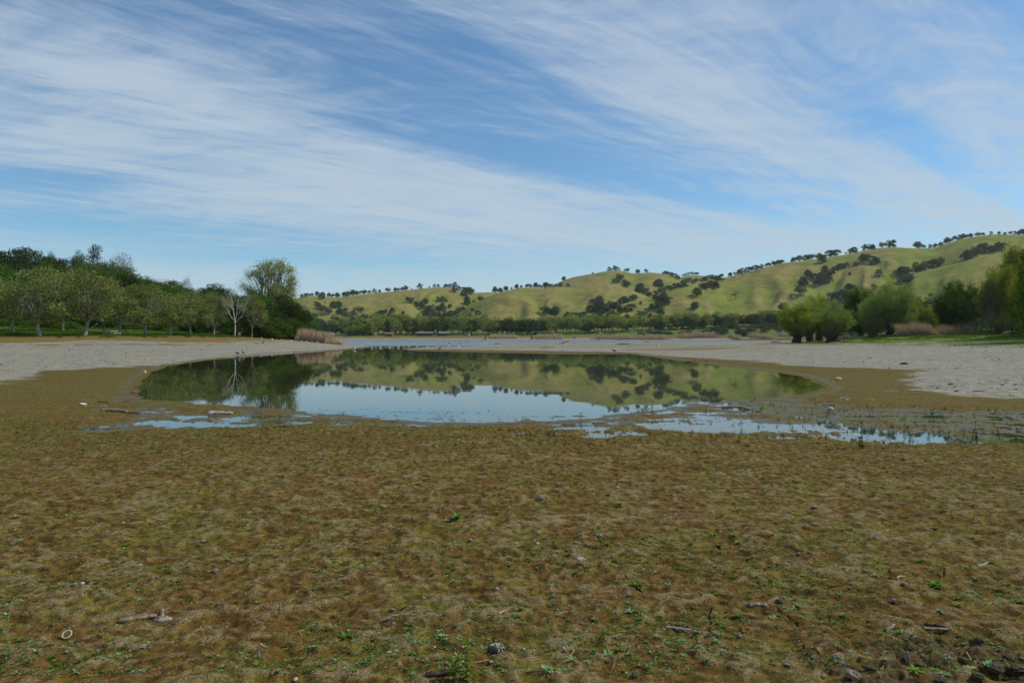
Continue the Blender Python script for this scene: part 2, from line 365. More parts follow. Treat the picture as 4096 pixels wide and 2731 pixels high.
    if nf.any():
        X, Y = x[nf], y[nf]; c = np.full(X.shape, 1e9)
        wx = X + .010 * pn(X * 22, Y * 22, 93); wy = Y + .010 * pn(X * 22, Y * 22, 94)
        for L in CRACKS:
            for (ax, ay), (bx, by) in zip(L[:-1], L[1:]):
                ex, ey = bx - ax, by - ay; t = np.clip(((wx - ax) * ex + (wy - ay) * ey) / (ex * ex + ey * ey), 0, 1)
                c = np.minimum(c, np.hypot(wx - ax - ex * t, wy - ay - ey * t))
        crk[nf] = sstep(.0062, .0018, c)
        z = z - .022 * crk
    if not full: return z
    return dict(z=z, b=b, bf=bf, sand=sand, mar=mar, sd=sd, px=px, d=d, r=r, T=T, ck=ck, crk=crk, s_l=s_l, s_r=s_r)
def hz(x, y): return float(terrain(np.array([float(x)]), np.array([float(y)]))[0])
_DS = np.exp(np.linspace(math.log(2.2), math.log(720), 900))
def hit(px, py, dmin=2.2):
    """first ground point seen at a photo pixel"""
    u = (px - CX) / F; ds = _DS[_DS >= dmin]; z = terrain(u * ds, ds); line = EYE + (HY - py) / F * ds
    k = np.argmax(z >= line - 1e-4)
    if not (z[k] >= line[k] - 1e-4): k = len(ds) - 1
    if z[k] < 0: z[k] = 0
    d = ds[k]; return np.array((u * d, d, z[k]))

def make_ground():
    a = np.radians(40.5); th_f = np.linspace(-a, a, 1180); o = a + np.cumsum(np.linspace(.004, .07, 64)); o = a + (o - a) * (math.pi - a) / (o[-1] - a)
    th = np.concatenate([-o[::-1], th_f, o])
    rows = [.25, .5, .8, 1.1, 1.4, 1.7, 1.9, 2.05]; r = 2.15
    while r < 2450:
        rows.append(r); near = r * r / (1.6 * 683) * .8
        r += min(near, .0085 * r if r < 720 else .04 * r)
    R = np.array(rows); RR, TT = np.meshgrid(R, th, indexing='ij')
    X = RR * np.sin(TT); Y = RR * np.cos(TT)
    D = terrain(X.ravel(), Y.ravel(), True)
    V = np.stack([X.ravel(), Y.ravel(), D['z']], 1)
    m = MB(); m.add(V, grid_faces(len(R), len(th)), 0.5)
    px, d, r, T = D['px'], D['d'], D['r'], D['T']; x, y = V[:, 0], V[:, 1]
    nz = fbm(x / 9, y / 9, 4, 101); nz2 = fbm(x / 3, y / 3, 3, 102); z = V[:, 2]
    left = px < 1700; right = px > 2900
    # left bank: grey sand gives way to tan-orange turf at about 1.3 m, green grass at about 2 m
    orange_l = sstep(1.05, 1.35, z + nz * .30) * left * (d < 400)
    green_l = sstep(1.85, 2.0, z + nz * .10) * left * (d < 400)
    patch_l = sstep(.12, .45, nz2 + nz * .6 + (px < 600) * .12) * sstep(.45, 1.0, z) * left * (d < 120)
    gz = z + nz * .25; strip = (px > 3000)
    green_r = sstep(.75, 1.1, gz) * right * (d < 420)
    orange_r = sstep(-.25, .35, fbm(x / 12, y / 6, 3, 120) + .15) * right * (d < 420) * sstep(.95, 1.4, gz)
    seedl = sstep(.62, .9, z + nz2 * .2) * right * (d < 220)
    far = d > 555
    far_beach = far * sstep(2.6, 1.4, z) * 1.0
    far_orange = far * sstep(1.4, 2.3, z) * sstep(4.2, 3.0, z)
    far_green = far * sstep(2.8, 3.6, z)
    grass = np.clip(np.maximum.reduce([green_l, green_r, far_green, .0 * z]), 0, 1)
    orange = np.clip(np.maximum.reduce([orange_l * (1 - green_l), patch_l * .8, orange_r, far_orange]), 0, 1)
    sand = np.maximum(D['sand'], far_beach); sand = np.where((d > 150) & (d < 420), np.maximum(sand, .9), sand)
    seed = np.clip(np.maximum(seedl * (1 - green_r), patch_l * .6), 0, 1)
    dirt = np.clip(sstep(22, 8, np.hypot((px - 925) , (d - 158) * 1.2)) + (left & (d > 136) & (d < 330)) * sstep(2.2, 2.8, z) * .8, 0, 1)
    dirt = np.maximum(dirt, sstep(60, 35, np.abs(px - 925) + np.abs(d - 156) * 2.0))
    rim = sstep(.55, .05, D['sd'] / np.clip(d / 25, .4, 3)) * (1 - D['mar']) * (D['sd'] > 0)
    wet = np.clip(np.maximum(D['mar'] * sstep(.02, .002, z), rim * .7), 0, 1)
    # brownish sheets of dried algae on the sandbar
    bar = sstep(.1, .5, fbm(x / 20, y / 7, 3, 131) + .25 * ((px > 2500) & (px < 2950) & (d > 85) & (d < 105))) * (px > 1600) * (px < 3100) * sstep(60, 75, d) * (d < 330) * .8
    cx, cy = gp(2720, 1402); bar = np.maximum(bar, sstep(1.5, .8, np.hypot((x - cx) / 6.5, (y - cy) / 5)) )
    me = m.mesh('ground', MAT['ground'])
    def put(name, *c):
        at = me.attributes.new(name, 'FLOAT_COLOR', 'POINT')
        A = np.ones((len(x), 4), np.float32)
        for i, q in enumerate(c): A[:, i] = q
        at.data.foreach_set('color', A.ravel())
    put('mask_a', sand, grass, orange, np.clip(seed, 0, 1))
    put('mask_b', wet, np.clip(dirt, 0, 1), bar, np.clip(np.maximum(D['ck'], 0), 0, 1))
    put('mask_c', np.clip(D['b'] * .5 + .5, 0, 1), np.clip(D['bf'] * .5 + .5, 0, 1), D['crk'], np.clip(1 - D['mar'], 0, 1))
    o = link(bpy.data.objects.new('ground', me)); tag(o, 'mossy brown mudflat, grey sand beaches and grassy banks round the pond', 'ground', kind='structure')
    return o
# ------------------------------------------------------------------ materials
MAT = {}
def mat(name, fn=None, col=None, rough=.8, spec=.2, metal=0.0, bump=0.0, bscale=40, var=0.12):
    m = bpy.data.materials.new(name); m.use_nodes = True; t = NT(m.node_tree); t.n.clear()
    out = t.new('ShaderNodeOutputMaterial'); b = t.new('ShaderNodeBsdfPrincipled')
    b.inputs['Roughness'].default_value = rough; b.inputs['Specular IOR Level'].default_value = spec; b.inputs['Metallic'].default_value = metal
    t.l.new(b.outputs[0], out.inputs[0])
    if col is not None:
        co = t.new('ShaderNodeTexCoord')
        n = t.noise(co.outputs['Object'], bscale, 5, .6)
        lo = tuple(c * (1 - var * 2) for c in col); hi = tuple(c * (1 + var * 2) for c in col)
        t.put(b.inputs['Base Color'], t.mix(t.ramp(n, .3, .7), lo, hi))
        if bump:
            bn = t.new('ShaderNodeBump'); bn.inputs['Strength'].default_value = bump; bn.inputs['Distance'].default_value = .02
            t.put(bn.inputs['Height'], n); t.l.new(bn.outputs[0], b.inputs['Normal'])
    if fn: fn(t, b, out)
    MAT[name] = m; return m
def foliage(name, lo, hi, trans=.25, var=.25):
    """leaves: tint attribute gives each leaf its own shade, object random gives each plant its own"""
    def f(t, b, out):
        t.n.remove(b)
        ti = t.attr('tint').outputs['Fac']; oi = t.new('ShaderNodeObjectInfo').outputs['Random']
        c = t.mix(ti, lo, hi)
        hv = t.new('ShaderNodeHueSaturation'); t.put(hv.inputs['Color'], c)
        t.put(hv.inputs['Value'], t.math('MULTIPLY_ADD', oi, 2 * var, 1 - var)); t.put(hv.inputs['Hue'], t.math('MULTIPLY_ADD', oi, .03, .485))
        d = t.new('ShaderNodeBsdfDiffuse'); tr = t.new('ShaderNodeBsdfTranslucent'); mx = t.new('ShaderNodeMixShader')
        t.put(d.inputs[0], hv.outputs[0]); t.put(tr.inputs[0], t.mix(1.0, hv.outputs[0], (1.0, 1.1, .5), 'MULTIPLY')); mx.inputs[0].default_value = trans
        t.l.new(d.outputs[0], mx.inputs[1]); t.l.new(tr.outputs[0], mx.inputs[2]); t.l.new(mx.outputs[0], out.inputs[0])
    return mat(name, f)
foliage('leaf_sycamore', (.105, .132, .036), (.275, .32, .10), .33, .10)
foliage('leaf_oak', (.022, .042, .013), (.078, .115, .028), .16, .25)
foliage('leaf_oak_bright', (.045, .095, .015), (.13, .21, .035), .2, .15)
foliage('leaf_hill_oak', (.052, .078, .042), (.145, .185, .088), .15, .25)
foliage('leaf_park', (.13, .16, .035), (.33, .36, .10), .3, .2)
foliage('leaf_park_dark', (.04, .065, .02), (.115, .155, .04), .15, .25)
foliage('leaf_willow', (.165, .225, .06), (.34, .42, .125), .33, .16)
foliage('leaf_willow_yellow', (.165, .19, .03), (.36, .38, .065), .33, .12)
foliage('leaf_cottonwood', (.18, .22, .065), (.37, .42, .14), .4, .05)
foliage('leaf_grey', (.05, .07, .045), (.12, .15, .09), .15, .12)
foliage('leaf_olive', (.055, .07, .025), (.13, .15, .055), .15, .15)
foliage('leaf_big', (.05, .09, .008), (.17, .25, .025), .3, .1)
foliage('weed_green', (.075, .14, .02), (.20, .30, .055), .25, .2)
foliage('weed_pale', (.15, .22, .09), (.28, .38, .18), .2, .15)
foliage('weed_marsh', (.045, .09, .015), (.13, .22, .04), .2, .2)
foliage('reed_dry', (.34, .24, .15), (.74, .57, .41), .2, .08)
foliage('reed_brown', (.21, .155, .105), (.50, .385, .275), .15, .1)
foliage('grass_blade', (.05, .10, .012), (.13, .21, .03), .2, .1)
foliage('grass_pale', (.17, .21, .07), (.33, .38, .14), .2, .1)
def bark(name, lo, hi, sc=6):
    def f(t, b, out):
        co = t.new('ShaderNodeTexCoord'); v = t.mapping(co.outputs['Object'], scale=(1, 1, .3))
        n = t.noise(v, sc, 5, .6, .4); t.put(b.inputs['Base Color'], t.mix(t.ramp(n, .35, .65), lo, hi))
        bn = t.new('ShaderNodeBump'); bn.inputs['Strength'].default_value = .5; bn.inputs['Distance'].default_value = .03
        t.put(bn.inputs['Height'], n); t.l.new(bn.outputs[0], b.inputs['Normal'])
    return mat(name, f, rough=.9, spec=.1)
bark('bark_pale', (.20, .18, .14), (.42, .39, .33)); bark('bark_white', (.36, .34, .30), (.58, .56, .51)); bark('bark_dark', (.035, .03, .024), (.09, .075, .06))
bark('bark_grey', (.10, .09, .075), (.21, .19, .16)); bark('root_brown', (.045, .03, .02), (.19, .13, .09), 9)
bark('driftwood', (.17, .13, .09), (.40, .33, .25), 30); bark('driftwood_pale', (.34, .29, .22), (.58, .52, .44), 30); bark('driftwood_dark', (.03, .024, .018), (.10, .08, .06), 30)
bark('straw', (.38, .24, .11), (.58, .42, .24), 60)

def f_ground(t, b, out):
    co = t.new('ShaderNodeTexCoord').outputs['Object']
    A = t.new('ShaderNodeSeparateColor'); t.put(A.inputs[0], t.attr('mask_a').outputs['Color']); aA = t.attr('mask_a').outputs['Alpha']
    B = t.new('ShaderNodeSeparateColor'); t.put(B.inputs[0], t.attr('mask_b').outputs['Color']); bA = t.attr('mask_b').outputs['Alpha']
    C = t.new('ShaderNodeSeparateColor'); t.put(C.inputs[0], t.attr('mask_c').outputs['Color']); cA = t.attr('mask_c').outputs['Alpha']
    hb, hf = C.outputs[0], C.outputs[1]
    n_big = t.noise(co, .45, 4, .6); n_mid = t.noise(co, 2.4, 5, .62, .5); n_sm = t.noise(co, 14, 6, .65, .3); n_fi = t.noise(co, 95, 4, .7); n_gr = t.noise(t.mapping(co, scale=(1, .6, 1)), 330, 3, .75)
    cam = t.new('ShaderNodeVectorMath', operation='LENGTH'); t.put(cam.inputs[0], co); dist = cam.outputs['Value']
    # mossy mud: red-brown hollows, olive sides, paler dry crust on the crests, bare grey mud patches
    red = t.mix(t.ramp(n_sm, .3, .7), (.072, .042, .013), (.175, .105, .028)); olive = t.mix(t.ramp(n_sm, .3, .7), (.080, .064, .014), (.185, .148, .032))
    moss = t.mix(t.ramp(t.math('ADD', n_mid, t.math('ADD', t.math('MULTIPLY', n_big, .30), t.math('MULTIPLY', n_sm, .35))), .76, .96), red, olive)
    crust = t.mix(t.ramp(n_gr, .35, .68), (.125, .085, .042), (.36, .28, .175))
    ch = t.math('ADD', hb, t.math('ADD', t.math('MULTIPLY', t.math('SUBTRACT', n_mid, .5), .55), t.math('ADD', t.math('MULTIPLY', t.math('SUBTRACT', n_fi, .5), .55), t.math('MULTIPLY', t.math('SUBTRACT', n_sm, .5), .5))))
    cf = t.math('MULTIPLY', t.ramp(ch, .53, .85), t.ramp(dist, 7.0, 15.0, .9, .20))
    moss = t.mix(cf, moss, crust)
    mud = t.mix(t.ramp(n_fi, .3, .7), (.075, .060, .038), (.145, .122, .082))
    moss = t.mix(t.math('MULTIPLY', t.ramp(t.noise(co, 5.3, 5, .6, 1.5), .62, .67), t.ramp(dist, 8, 20, .75, .2)), moss, mud)
    moss = t.mix(t.math('MULTIPLY', t.ramp(n_gr, .68, .76), .55), moss, (.36, .32, .25))                 # bits of shell and grit
    oliv2 = t.mix(t.ramp(n_sm, .3, .7), (.078, .068, .016), (.160, .138, .036))
    redder = t.mix(t.ramp(n_mid, .3, .7), (.100, .068, .018), (.140, .102, .028))
    moss = t.mix(t.ramp(dist, 10, 24, 0, .75), moss, t.mix(t.ramp(t.noise(co, .8, 5, .6), .40, .66), oliv2, redder))
    # faint green film
    moss = t.mix(t.math('MULTIPLY', t.ramp(t.noise(co, 1.3, 6, .7), .54, .72), t.ramp(dist, 5, 9, .25, .55)), moss, (.085, .110, .020))
    gv = t.math('MULTIPLY_ADD', t.math('SUBTRACT', n_fi, .5), 2.6, t.math('MULTIPLY_ADD', t.math('SUBTRACT', n_sm, .5), 1.4, 1.0)); gv = t.math('MINIMUM', t.math('MAXIMUM', gv, .42), 1.75)
    gvc = t.new('ShaderNodeCombineColor'); [t.put(gvc.inputs[i_], gv) for i_ in range(3)]; moss = t.mix(1.0, moss, gvc.outputs[0], 'MULTIPLY'); moss = t.mix(1.0, moss, (.95, .94, .85), 'MULTIPLY')
    # grey cracked sand
    n_st = t.noise(t.mapping(co, scale=(.6, 1.0, 1)), 3.2, 8, .74, .6)
    sand = t.mix(t.ramp(n_st, .40, .58), (.165, .155, .12), (.345, .32, .24))
    sand = t.mix(t.math('MULTIPLY', t.ramp(t.noise(t.mapping(co, scale=(.5, 1.0, 1)), 6.0, 6, .78, .5), .52, .66), .65), sand, (.11, .105, .085))
    sand = t.mix(t.ramp(t.noise(co, .10, 4, .6), .45, .62, 0, .55), sand, t.mix(t.ramp(n_st, .4, .6), (.165, .162, .14), (.265, .26, .225)))
    sf = t.ramp(t.math('ADD', A.outputs[0], t.math('MULTIPLY', t.math('SUBTRACT', t.noise(t.mapping(co, scale=(.7, 1, 1)), 2.2, 7, .72), .5), 1.5)), .30, .70); base = t.mix(sf, moss, sand)
    barc = t.mix(n_mid, (.13, .085, .025), (.19, .15, .045)); base = t.mix(t.math('MULTIPLY', B.outputs[2], .75), base, barc)
    # turf
    seedf = t.math('MULTIPLY', aA, t.ramp(t.noise(t.mapping(co, scale=(.5, 1.2, 1)), 1.7, 6, .7), .42, .60)); base = t.mix(t.math('MULTIPLY', seedf, .85), base, t.mix(n_mid, (.13, .15, .045), (.21, .24, .08)))
    org = t.mix(t.noise(co, .5, 5, .6), (.155, .105, .030), (.235, .155, .048)); org = t.mix(t.ramp(t.noise(co, .35, 5, .65), .5, .62, 0, .8), org, (.105, .125, .030))
    base = t.mix(t.ramp(t.math('ADD', A.outputs[2], t.math('MULTIPLY', t.math('SUBTRACT', t.noise(co, .9, 6, .7), .5), .7)), .3, .62), base, org)
    grs = t.mix(t.ramp(t.noise(co, .28, 6, .65), .36, .66), (.075, .12, .016), (.18, .22, .035)); grs = t.mix(t.ramp(n_mid, .4, .75, 0, .5), grs, (.035, .068, .012))
    base = t.mix(t.ramp(t.math('ADD', A.outputs[1], t.math('MULTIPLY', t.math('SUBTRACT', n_mid, .5), .6)), .3, .7), base, grs)
    drt = t.mix(n_mid, (.17, .085, .045), (.27, .15, .085)); base = t.mix(B.outputs[1], base, drt)
    base = t.mix(t.math('MULTIPLY', t.ramp(n_sm, .56, .70), .40), base, t.mix(1.0, base, (.45, .42, .36), 'MULTIPLY'))      # dark specks: shade of small holes put into the colour
    # wet mud at the water's edge
    wetm = t.mix(t.ramp(n_sm, .35, .65), (.042, .038, .014), (.105, .092, .030))
    base = t.mix(t.math('MULTIPLY', B.outputs[0], .75), base, wetm)
    base = t.mix(t.math('MULTIPLY', bA, .8), base, t.mix(t.ramp(n_sm, .4, .6), (.042, .032, .014), (.12, .092, .045)))           # turned clods
    base = t.mix(C.outputs[2], base, (.03, .022, .014))
    t.put(b.inputs['Base Color'], base)
    t.put(b.inputs['Roughness'], t.math('SUBTRACT', .92, t.math('MULTIPLY', B.outputs[0], .5)))
    t.put(b.inputs['Specular IOR Level'], t.math('MULTIPLY_ADD', B.outputs[0], .22, .07))
    bn = t.new('ShaderNodeBump'); bn.inputs['Distance'].default_value = .012
    t.put(bn.inputs['Strength'], t.ramp(dist, 8, 60, .9, .35))
    hh = t.math('ADD', t.math('MULTIPLY', n_fi, .5), t.math('ADD', t.math('MULTIPLY', n_gr, .22), n_sm)); t.put(bn.inputs['Height'], hh)
    b2 = t.new('ShaderNodeBump'); b2.inputs['Distance'].default_value = .15; b2.inputs['Strength'].default_value = .35
    t.put(b2.inputs['Height'], t.math('MULTIPLY', n_st, t.ramp(dist, 18, 40))); t.l.new(bn.outputs[0], b2.inputs['Normal'])
    t.l.new(b2.outputs[0], b.inputs['Normal'])
mat('ground', f_ground)

def f_water(t, b, out):
    t.n.remove(b)
    co = t.new('ShaderNodeTexCoord').outputs['Object']; sp = t.new('ShaderNodeSeparateXYZ'); t.put(sp.inputs[0], co)
    yy = t.math('ADD', sp.outputs[1], t.math('MULTIPLY', t.noise(t.mapping(co, scale=(.02, .12, 1)), 1, 3), 14)); far = t.ramp(yy, 146, 152)
    bn = t.new('ShaderNodeBump'); n1 = t.noise(t.mapping(co, scale=(.5, 1.3, 1)), 2.0, 3, .5); n2 = t.noise(t.mapping(co, scale=(.6, 1.6, 1)), .5, 2, .5)
    t.put(bn.inputs['Height'], t.math('ADD', t.math('MULTIPLY', n1, .35), n2)); bn.inputs['Distance'].default_value = .1
    t.put(bn.inputs['Strength'], t.math('MULTIPLY_ADD', far, .16, .010))
    gl = t.new('ShaderNodeBsdfGlossy'); t.put(gl.inputs[0], t.mix(far, (.93, .95, .95), (.66, .71, .72))); t.put(gl.inputs['Roughness'], t.math('MULTIPLY_ADD', far, .22, .015))
    t.l.new(bn.outputs[0], gl.inputs['Normal'])
    df = t.new('ShaderNodeBsdfDiffuse'); df.inputs[0].default_value = (.040, .046, .018, 1)
    lw = t.new('ShaderNodeFresnel'); lw.inputs[0].default_value = 1.6
    mx = t.new('ShaderNodeMixShader'); t.put(mx.inputs[0], t.math('MULTIPLY_ADD', far, -.12, lw.outputs[0])); t.l.new(df.outputs[0], mx.inputs[1]); t.l.new(gl.outputs[0], mx.inputs[2])
    t.l.new(mx.outputs[0], out.inputs[0])
mat('water', f_water)

def f_hills(t, b, out):
    co = t.new('ShaderNodeTexCoord').outputs['Object']
    n1 = t.noise(co, .0055, 6, .6, .6); n2 = t.noise(co, .028, 6, .65, .4); n3 = t.noise(t.mapping(co, scale=(1, 1, 6)), .07, 5, .65); n4 = t.noise(t.mapping(co, scale=(.5, .5, 5)), .35, 4, .7)
    g = t.mix(t.ramp(n2, .35, .65), (.145, .175, .030), (.210, .240, .048)); tan = t.mix(t.ramp(n3, .35, .65), (.195, .172, .050), (.285, .248, .085))
    k = t.math('ADD', t.math('MULTIPLY', n1, .75), t.math('ADD', t.math('MULTIPLY', n3, .28), t.math('MULTIPLY', t.attr('tint').outputs['Fac'], .12)))
    c = t.mix(t.ramp(k, .50, .66), g, tan)
    brn = t.math('MULTIPLY', t.ramp(t.noise(t.mapping(co, scale=(1, 1, 2), loc=(50, 0, 0)), .011, 5, .6, .8), .56, .66), t.ramp(n3, .42, .58)); c = t.mix(t.math('MULTIPLY', brn, .6), c, (.155, .100, .050))
    c = t.mix(t.ramp(n4, .5, .66, 0, .35), c, (.085, .095, .030)); c = t.mix(t.ramp(n4, .30, .46, .28, 0), c, (.31, .28, .12))
    t.put(b.inputs['Base Color'], c); b.inputs['Roughness'].default_value = 1; b.inputs['Specular IOR Level'].default_value = .02
    bn = t.new('ShaderNodeBump'); bn.inputs['Strength'].default_value = .6; bn.inputs['Distance'].default_value = 1.2
    t.put(bn.inputs['Height'], t.math('ADD', n3, t.math('MULTIPLY', n4, .5))); t.l.new(bn.outputs[0], b.inputs['Normal'])
mat('hills', f_hills)
mat('haze'); MAT['haze'].node_tree.nodes.clear()
mat('stone', col=(.24, .195, .14), bump=.6, bscale=60); mat('stone_white', col=(.44, .40, .34), bump=.4, bscale=40); mat('stone_dark', col=(.06, .052, .045), bump=.6, bscale=50); mat('clod', col=(.085, .065, .032), bump=.8, bscale=50)
mat('plastic_white', col=(.72, .72, .72), rough=.5, var=.03); mat('plastic_red', col=(.55, .10, .07), rough=.5, var=.05); mat('plastic_black', col=(.015, .015, .017), rough=.5); mat('plastic_yellow', col=(.75, .50, .06), rough=.5, var=.03)
mat('plastic_blue', col=(.07, .15, .42), rough=.5); mat('plastic_cream', col=(.50, .44, .31), rough=.6, var=.06); mat('leaf_brown', col=(.22, .10, .06), var=.2); mat('paper', col=(.62, .62, .60), var=.04)
mat('paint_cream', col=(.58, .55, .44), rough=.6, var=.05); mat('wall_brown', col=(.12, .085, .06), bscale=6); mat('roof_grey', col=(.17, .165, .145), bscale=5); mat('wall_tan', col=(.20, .13, .095), bscale=6); mat('roof_rust', col=(.30, .18, .11), bscale=5)
mat('log_wall', col=(.20, .165, .13), bscale=9, bump=.4); mat('board_brown', col=(.09, .05, .035), bscale=12); mat('glass_dark', col=(.02, .024, .03), rough=.15, spec=.5); mat('rubber', col=(.02, .02, .02)); mat('chrome', col=(.5, .5, .5), rough=.3, metal=.8)
for n, c in dict(car_white=(.70, .70, .70), car_silver=(.42, .44, .46), car_dark=(.04, .045, .055), car_red=(.35, .03, .03), car_blue=(.06, .10, .2), tent_blue=(.16, .22, .31), pink=(.75, .12, .30), metal_grey=(.25, .26, .27), asphalt=(.06, .06, .062)).items(): mat(n, col=c, rough=.45, spec=.4, var=.03)
mat('skin', col=(.45, .27, .19), var=.05); mat('hair', col=(.03, .02, .015)); mat('trousers_dark', col=(.03, .035, .06)); mat('shirt_white', col=(.65, .65, .64)); mat('shirt_black', col=(.02, .02, .022)); mat('shirt_red', col=(.45, .05, .05)); mat('shirt_blue', col=(.05, .12, .35)); mat('shirt_brown', col=(.2, .11, .06))
mat('feather_black', col=(.018, .018, .02), rough=.5); mat('feather_brown', col=(.12, .08, .05)); mat('feather_white', col=(.6, .6, .58)); mat('beak', col=(.5, .42, .25)); mat('tuft_green', col=(.05, .09, .02))

# ------------------------------------------------------------------ hills
LAYERS = [  # crest points (photo column, row), crest distance, foot distance
 ([(-2500, 1200), (-600, 1225), (600, 1215), (1000, 1200), (1192, 1193), (1222, 1185), (1268, 1182), (1324, 1189), (1355, 1188), (1432, 1179), (1508, 1171), (1610, 1162), (1712, 1152), (1779, 1148), (1814, 1155), (1865, 1171), (1896, 1171), (1967, 1169), (2100, 1185), (2400, 1240), (2700, 1300)], 1300, 820, 1.0),
 ([(1180, 1345), (1300, 1300), (1360, 1278), (1406, 1255), (1457, 1236), (1530, 1226), (1590, 1212), (1636, 1212), (1666, 1235), (1697, 1270), (1740, 1310), (1800, 1345)], 1010, 740, 1.0),
 ([(1700, 1330), (1835, 1260), (1876, 1224), (1937, 1194), (1988, 1171), (2054, 1156), (2085, 1150), (2171, 1152), (2212, 1148), (2298, 1150), (2340, 1137), (2387, 1130), (2425, 1133), (2462, 1143), (2527, 1157), (2598, 1190), (2660, 1225), (2740, 1290), (2800, 1340)], 1060, 700, 1.0),
 ([(2000, 1200), (2140, 1170), (2212, 1143), (2247, 1124), (2294, 1108), (2364, 1096), (2424, 1085), (2471, 1080), (2504, 1088), (2541, 1095), (2598, 1089), (2644, 1094), (2691, 1105), (2733, 1122), (2800, 1145), (2900, 1180), (3100, 1240)], 1480, 1050, 1.0),
 ([(2500, 1160), (2650, 1128), (2719, 1110), (2761, 1100), (2808, 1102), (2855, 1112), (2950, 1135), (3100, 1180)], 1900, 1500, 1.0),
 ([(2300, 1340), (2400, 1275), (2462, 1224), (2499, 1213), (2541, 1206), (2612, 1187), (2691, 1157), (2761, 1138), (2827, 1124), (2878, 1115), (2930, 1103), (2995, 1087), (3070, 1066), (3135, 1051), (3196, 1045), (3261, 1036), (3326, 1027), (3401, 1015), (3466, 1001), (3513, 992), (3573, 988), (3620, 992), (3676, 994), (3736, 992), (3792, 973), (3839, 957), (3909, 945), (3979, 938), (4072, 940), (4300, 935), (4800, 950), (5600, 930)], None, 665, 1.0),
 ([(3100, 1345), (3200, 1270), (3260, 1205), (3320, 1128), (3380, 1078), (3438, 1060), (3500, 1068), (3560, 1088), (3620, 1115), (3700, 1190), (3760, 1250), (3830, 1340)], 960, 680, 1.0),
 ([(3480, 1345), (3540, 1255), (3590, 1180), (3629, 1125), (3652, 1094), (3699, 1085), (3773, 1066), (3839, 1052), (3885, 1036), (3932, 1020), (3993, 1012), (4072, 1006), (4300, 1000), (4800, 1010), (5600, 990)], 860, 640, 1.0)]
HPX = np.arange(-2500, 5700, 6.0); HD = 630 * 1.0075 ** np.arange(0, 175)
def hill_grid():
    PX, DD = np.meshgrid(HPX, HD); X = (PX - CX) / F * DD; Y = DD; Z = np.full(PX.shape, -6.0)
    for li, (cr, Dc, D0, _) in enumerate(LAYERS):
        cr = np.array(cr, float); cp = np.interp(HPX, cr[:, 0], cr[:, 1])
        k = np.exp(-np.linspace(-2, 2, 9) ** 2); k /= k.sum(); cp = np.convolve(np.pad(cp, 4, 'edge'), k, 'valid')
        inside = (HPX > cr[0, 0]) & (HPX < cr[-1, 0])
        D_c = np.full(HPX.shape, float(Dc)) if Dc else np.interp(HPX, [2300, 2541, 2761, 3000, 3500, 4100, 5600], [800, 860, 960, 1080, 1180, 1120, 1000])
        D_c = D_c + 28 * pn(HPX / 180, HPX * 0 + li * 3.3, 201)
        zc = EYE + (HY - cp) / F * D_c
        tt = (DD - D0) / (D_c[None] - D0)
        S_ = np.where(tt < 1, np.sin(np.clip(tt, 0, 1) * math.pi / 2) ** 1.25, 1 - .55 * np.clip(tt - 1, 0, 9) ** 1.6)
        z = -4 + (zc[None] + 4) * S_
        env = np.clip(4 * S_ * (1 - S_), 0, 1) * (tt < 1) * np.clip(zc[None] / 60, .2, 1.6)
        gu = pn(PX / 210 + 1.6 * pn(PX / 300, DD / 140, 205 + li), DD / 260, 210 + li); gu2 = pn(PX / 70 + .8 * gu, DD / 120, 220 + li)
        z = z + env * (3.6 * (.5 - np.abs(gu) * 1.5) + 2.2 * gu2) + env * 2.6 * fbm(X / 55, Y / 55, 4, 230 + li)
        # rescale so the skyline is where the crest line says
        angm = ((z - EYE) / DD).max(0); want = (HY - cp) / F; s = want / np.where(np.abs(angm) < 1e-5, 1e-5, angm)
        z = np.where((z > EYE), EYE + (z - EYE) * np.clip(s, .3, 2.2)[None], z)
        z = np.where(inside[None], z, -30)
        Z = np.maximum(Z, z)
    return X, Y, Z
HX, HYY, HZ = hill_grid()
def make_hills():
    V = np.stack([HX.ravel(), HYY.ravel(), HZ.ravel()], 1)
    cur = HZ - (np.roll(HZ, 6, 1) + np.roll(HZ, -6, 1)) / 2
    t = np.clip(.5 + cur * .25, 0, 1).ravel()
    m = MB().add(V, grid_faces(len(HD), len(HPX)), t)
    o = m.build('hills', MAT['hills']); tag(o, 'rolling green and straw coloured grassy hills with oaks behind the lake', 'hills', kind='structure')
    me = o.data
    if me.polygons[1000].normal.z < 0: me.flip_normals()
def hill_hit(px, py, crest=False):
    c = (px - HPX[0]) / 6.0; j = int(np.clip(c, 0, len(HPX) - 2)); f = c - j; z = HZ[:, j] * (1 - f) + HZ[:, j + 1] * f
    line = EYE + (HY - py) / F * HD; ok = (z >= line) & (z > 0); u = (px - CX) / F
    k = int(np.argmax(ok)) if ok.any() else int(np.argmax((z - EYE) / HD))
    return np.array((u * HD[k], HD[k], z[k])), ok.any()
def hill_z(x, y):
    px = CX + F * x / y; c = np.clip((px - HPX[0]) / 6.0, 0, len(HPX) - 2); r = np.log(max(y, 630) / 630) / math.log(1.0075)
    return float(bil(HZ, np.array([r]), np.array([c]))[0])
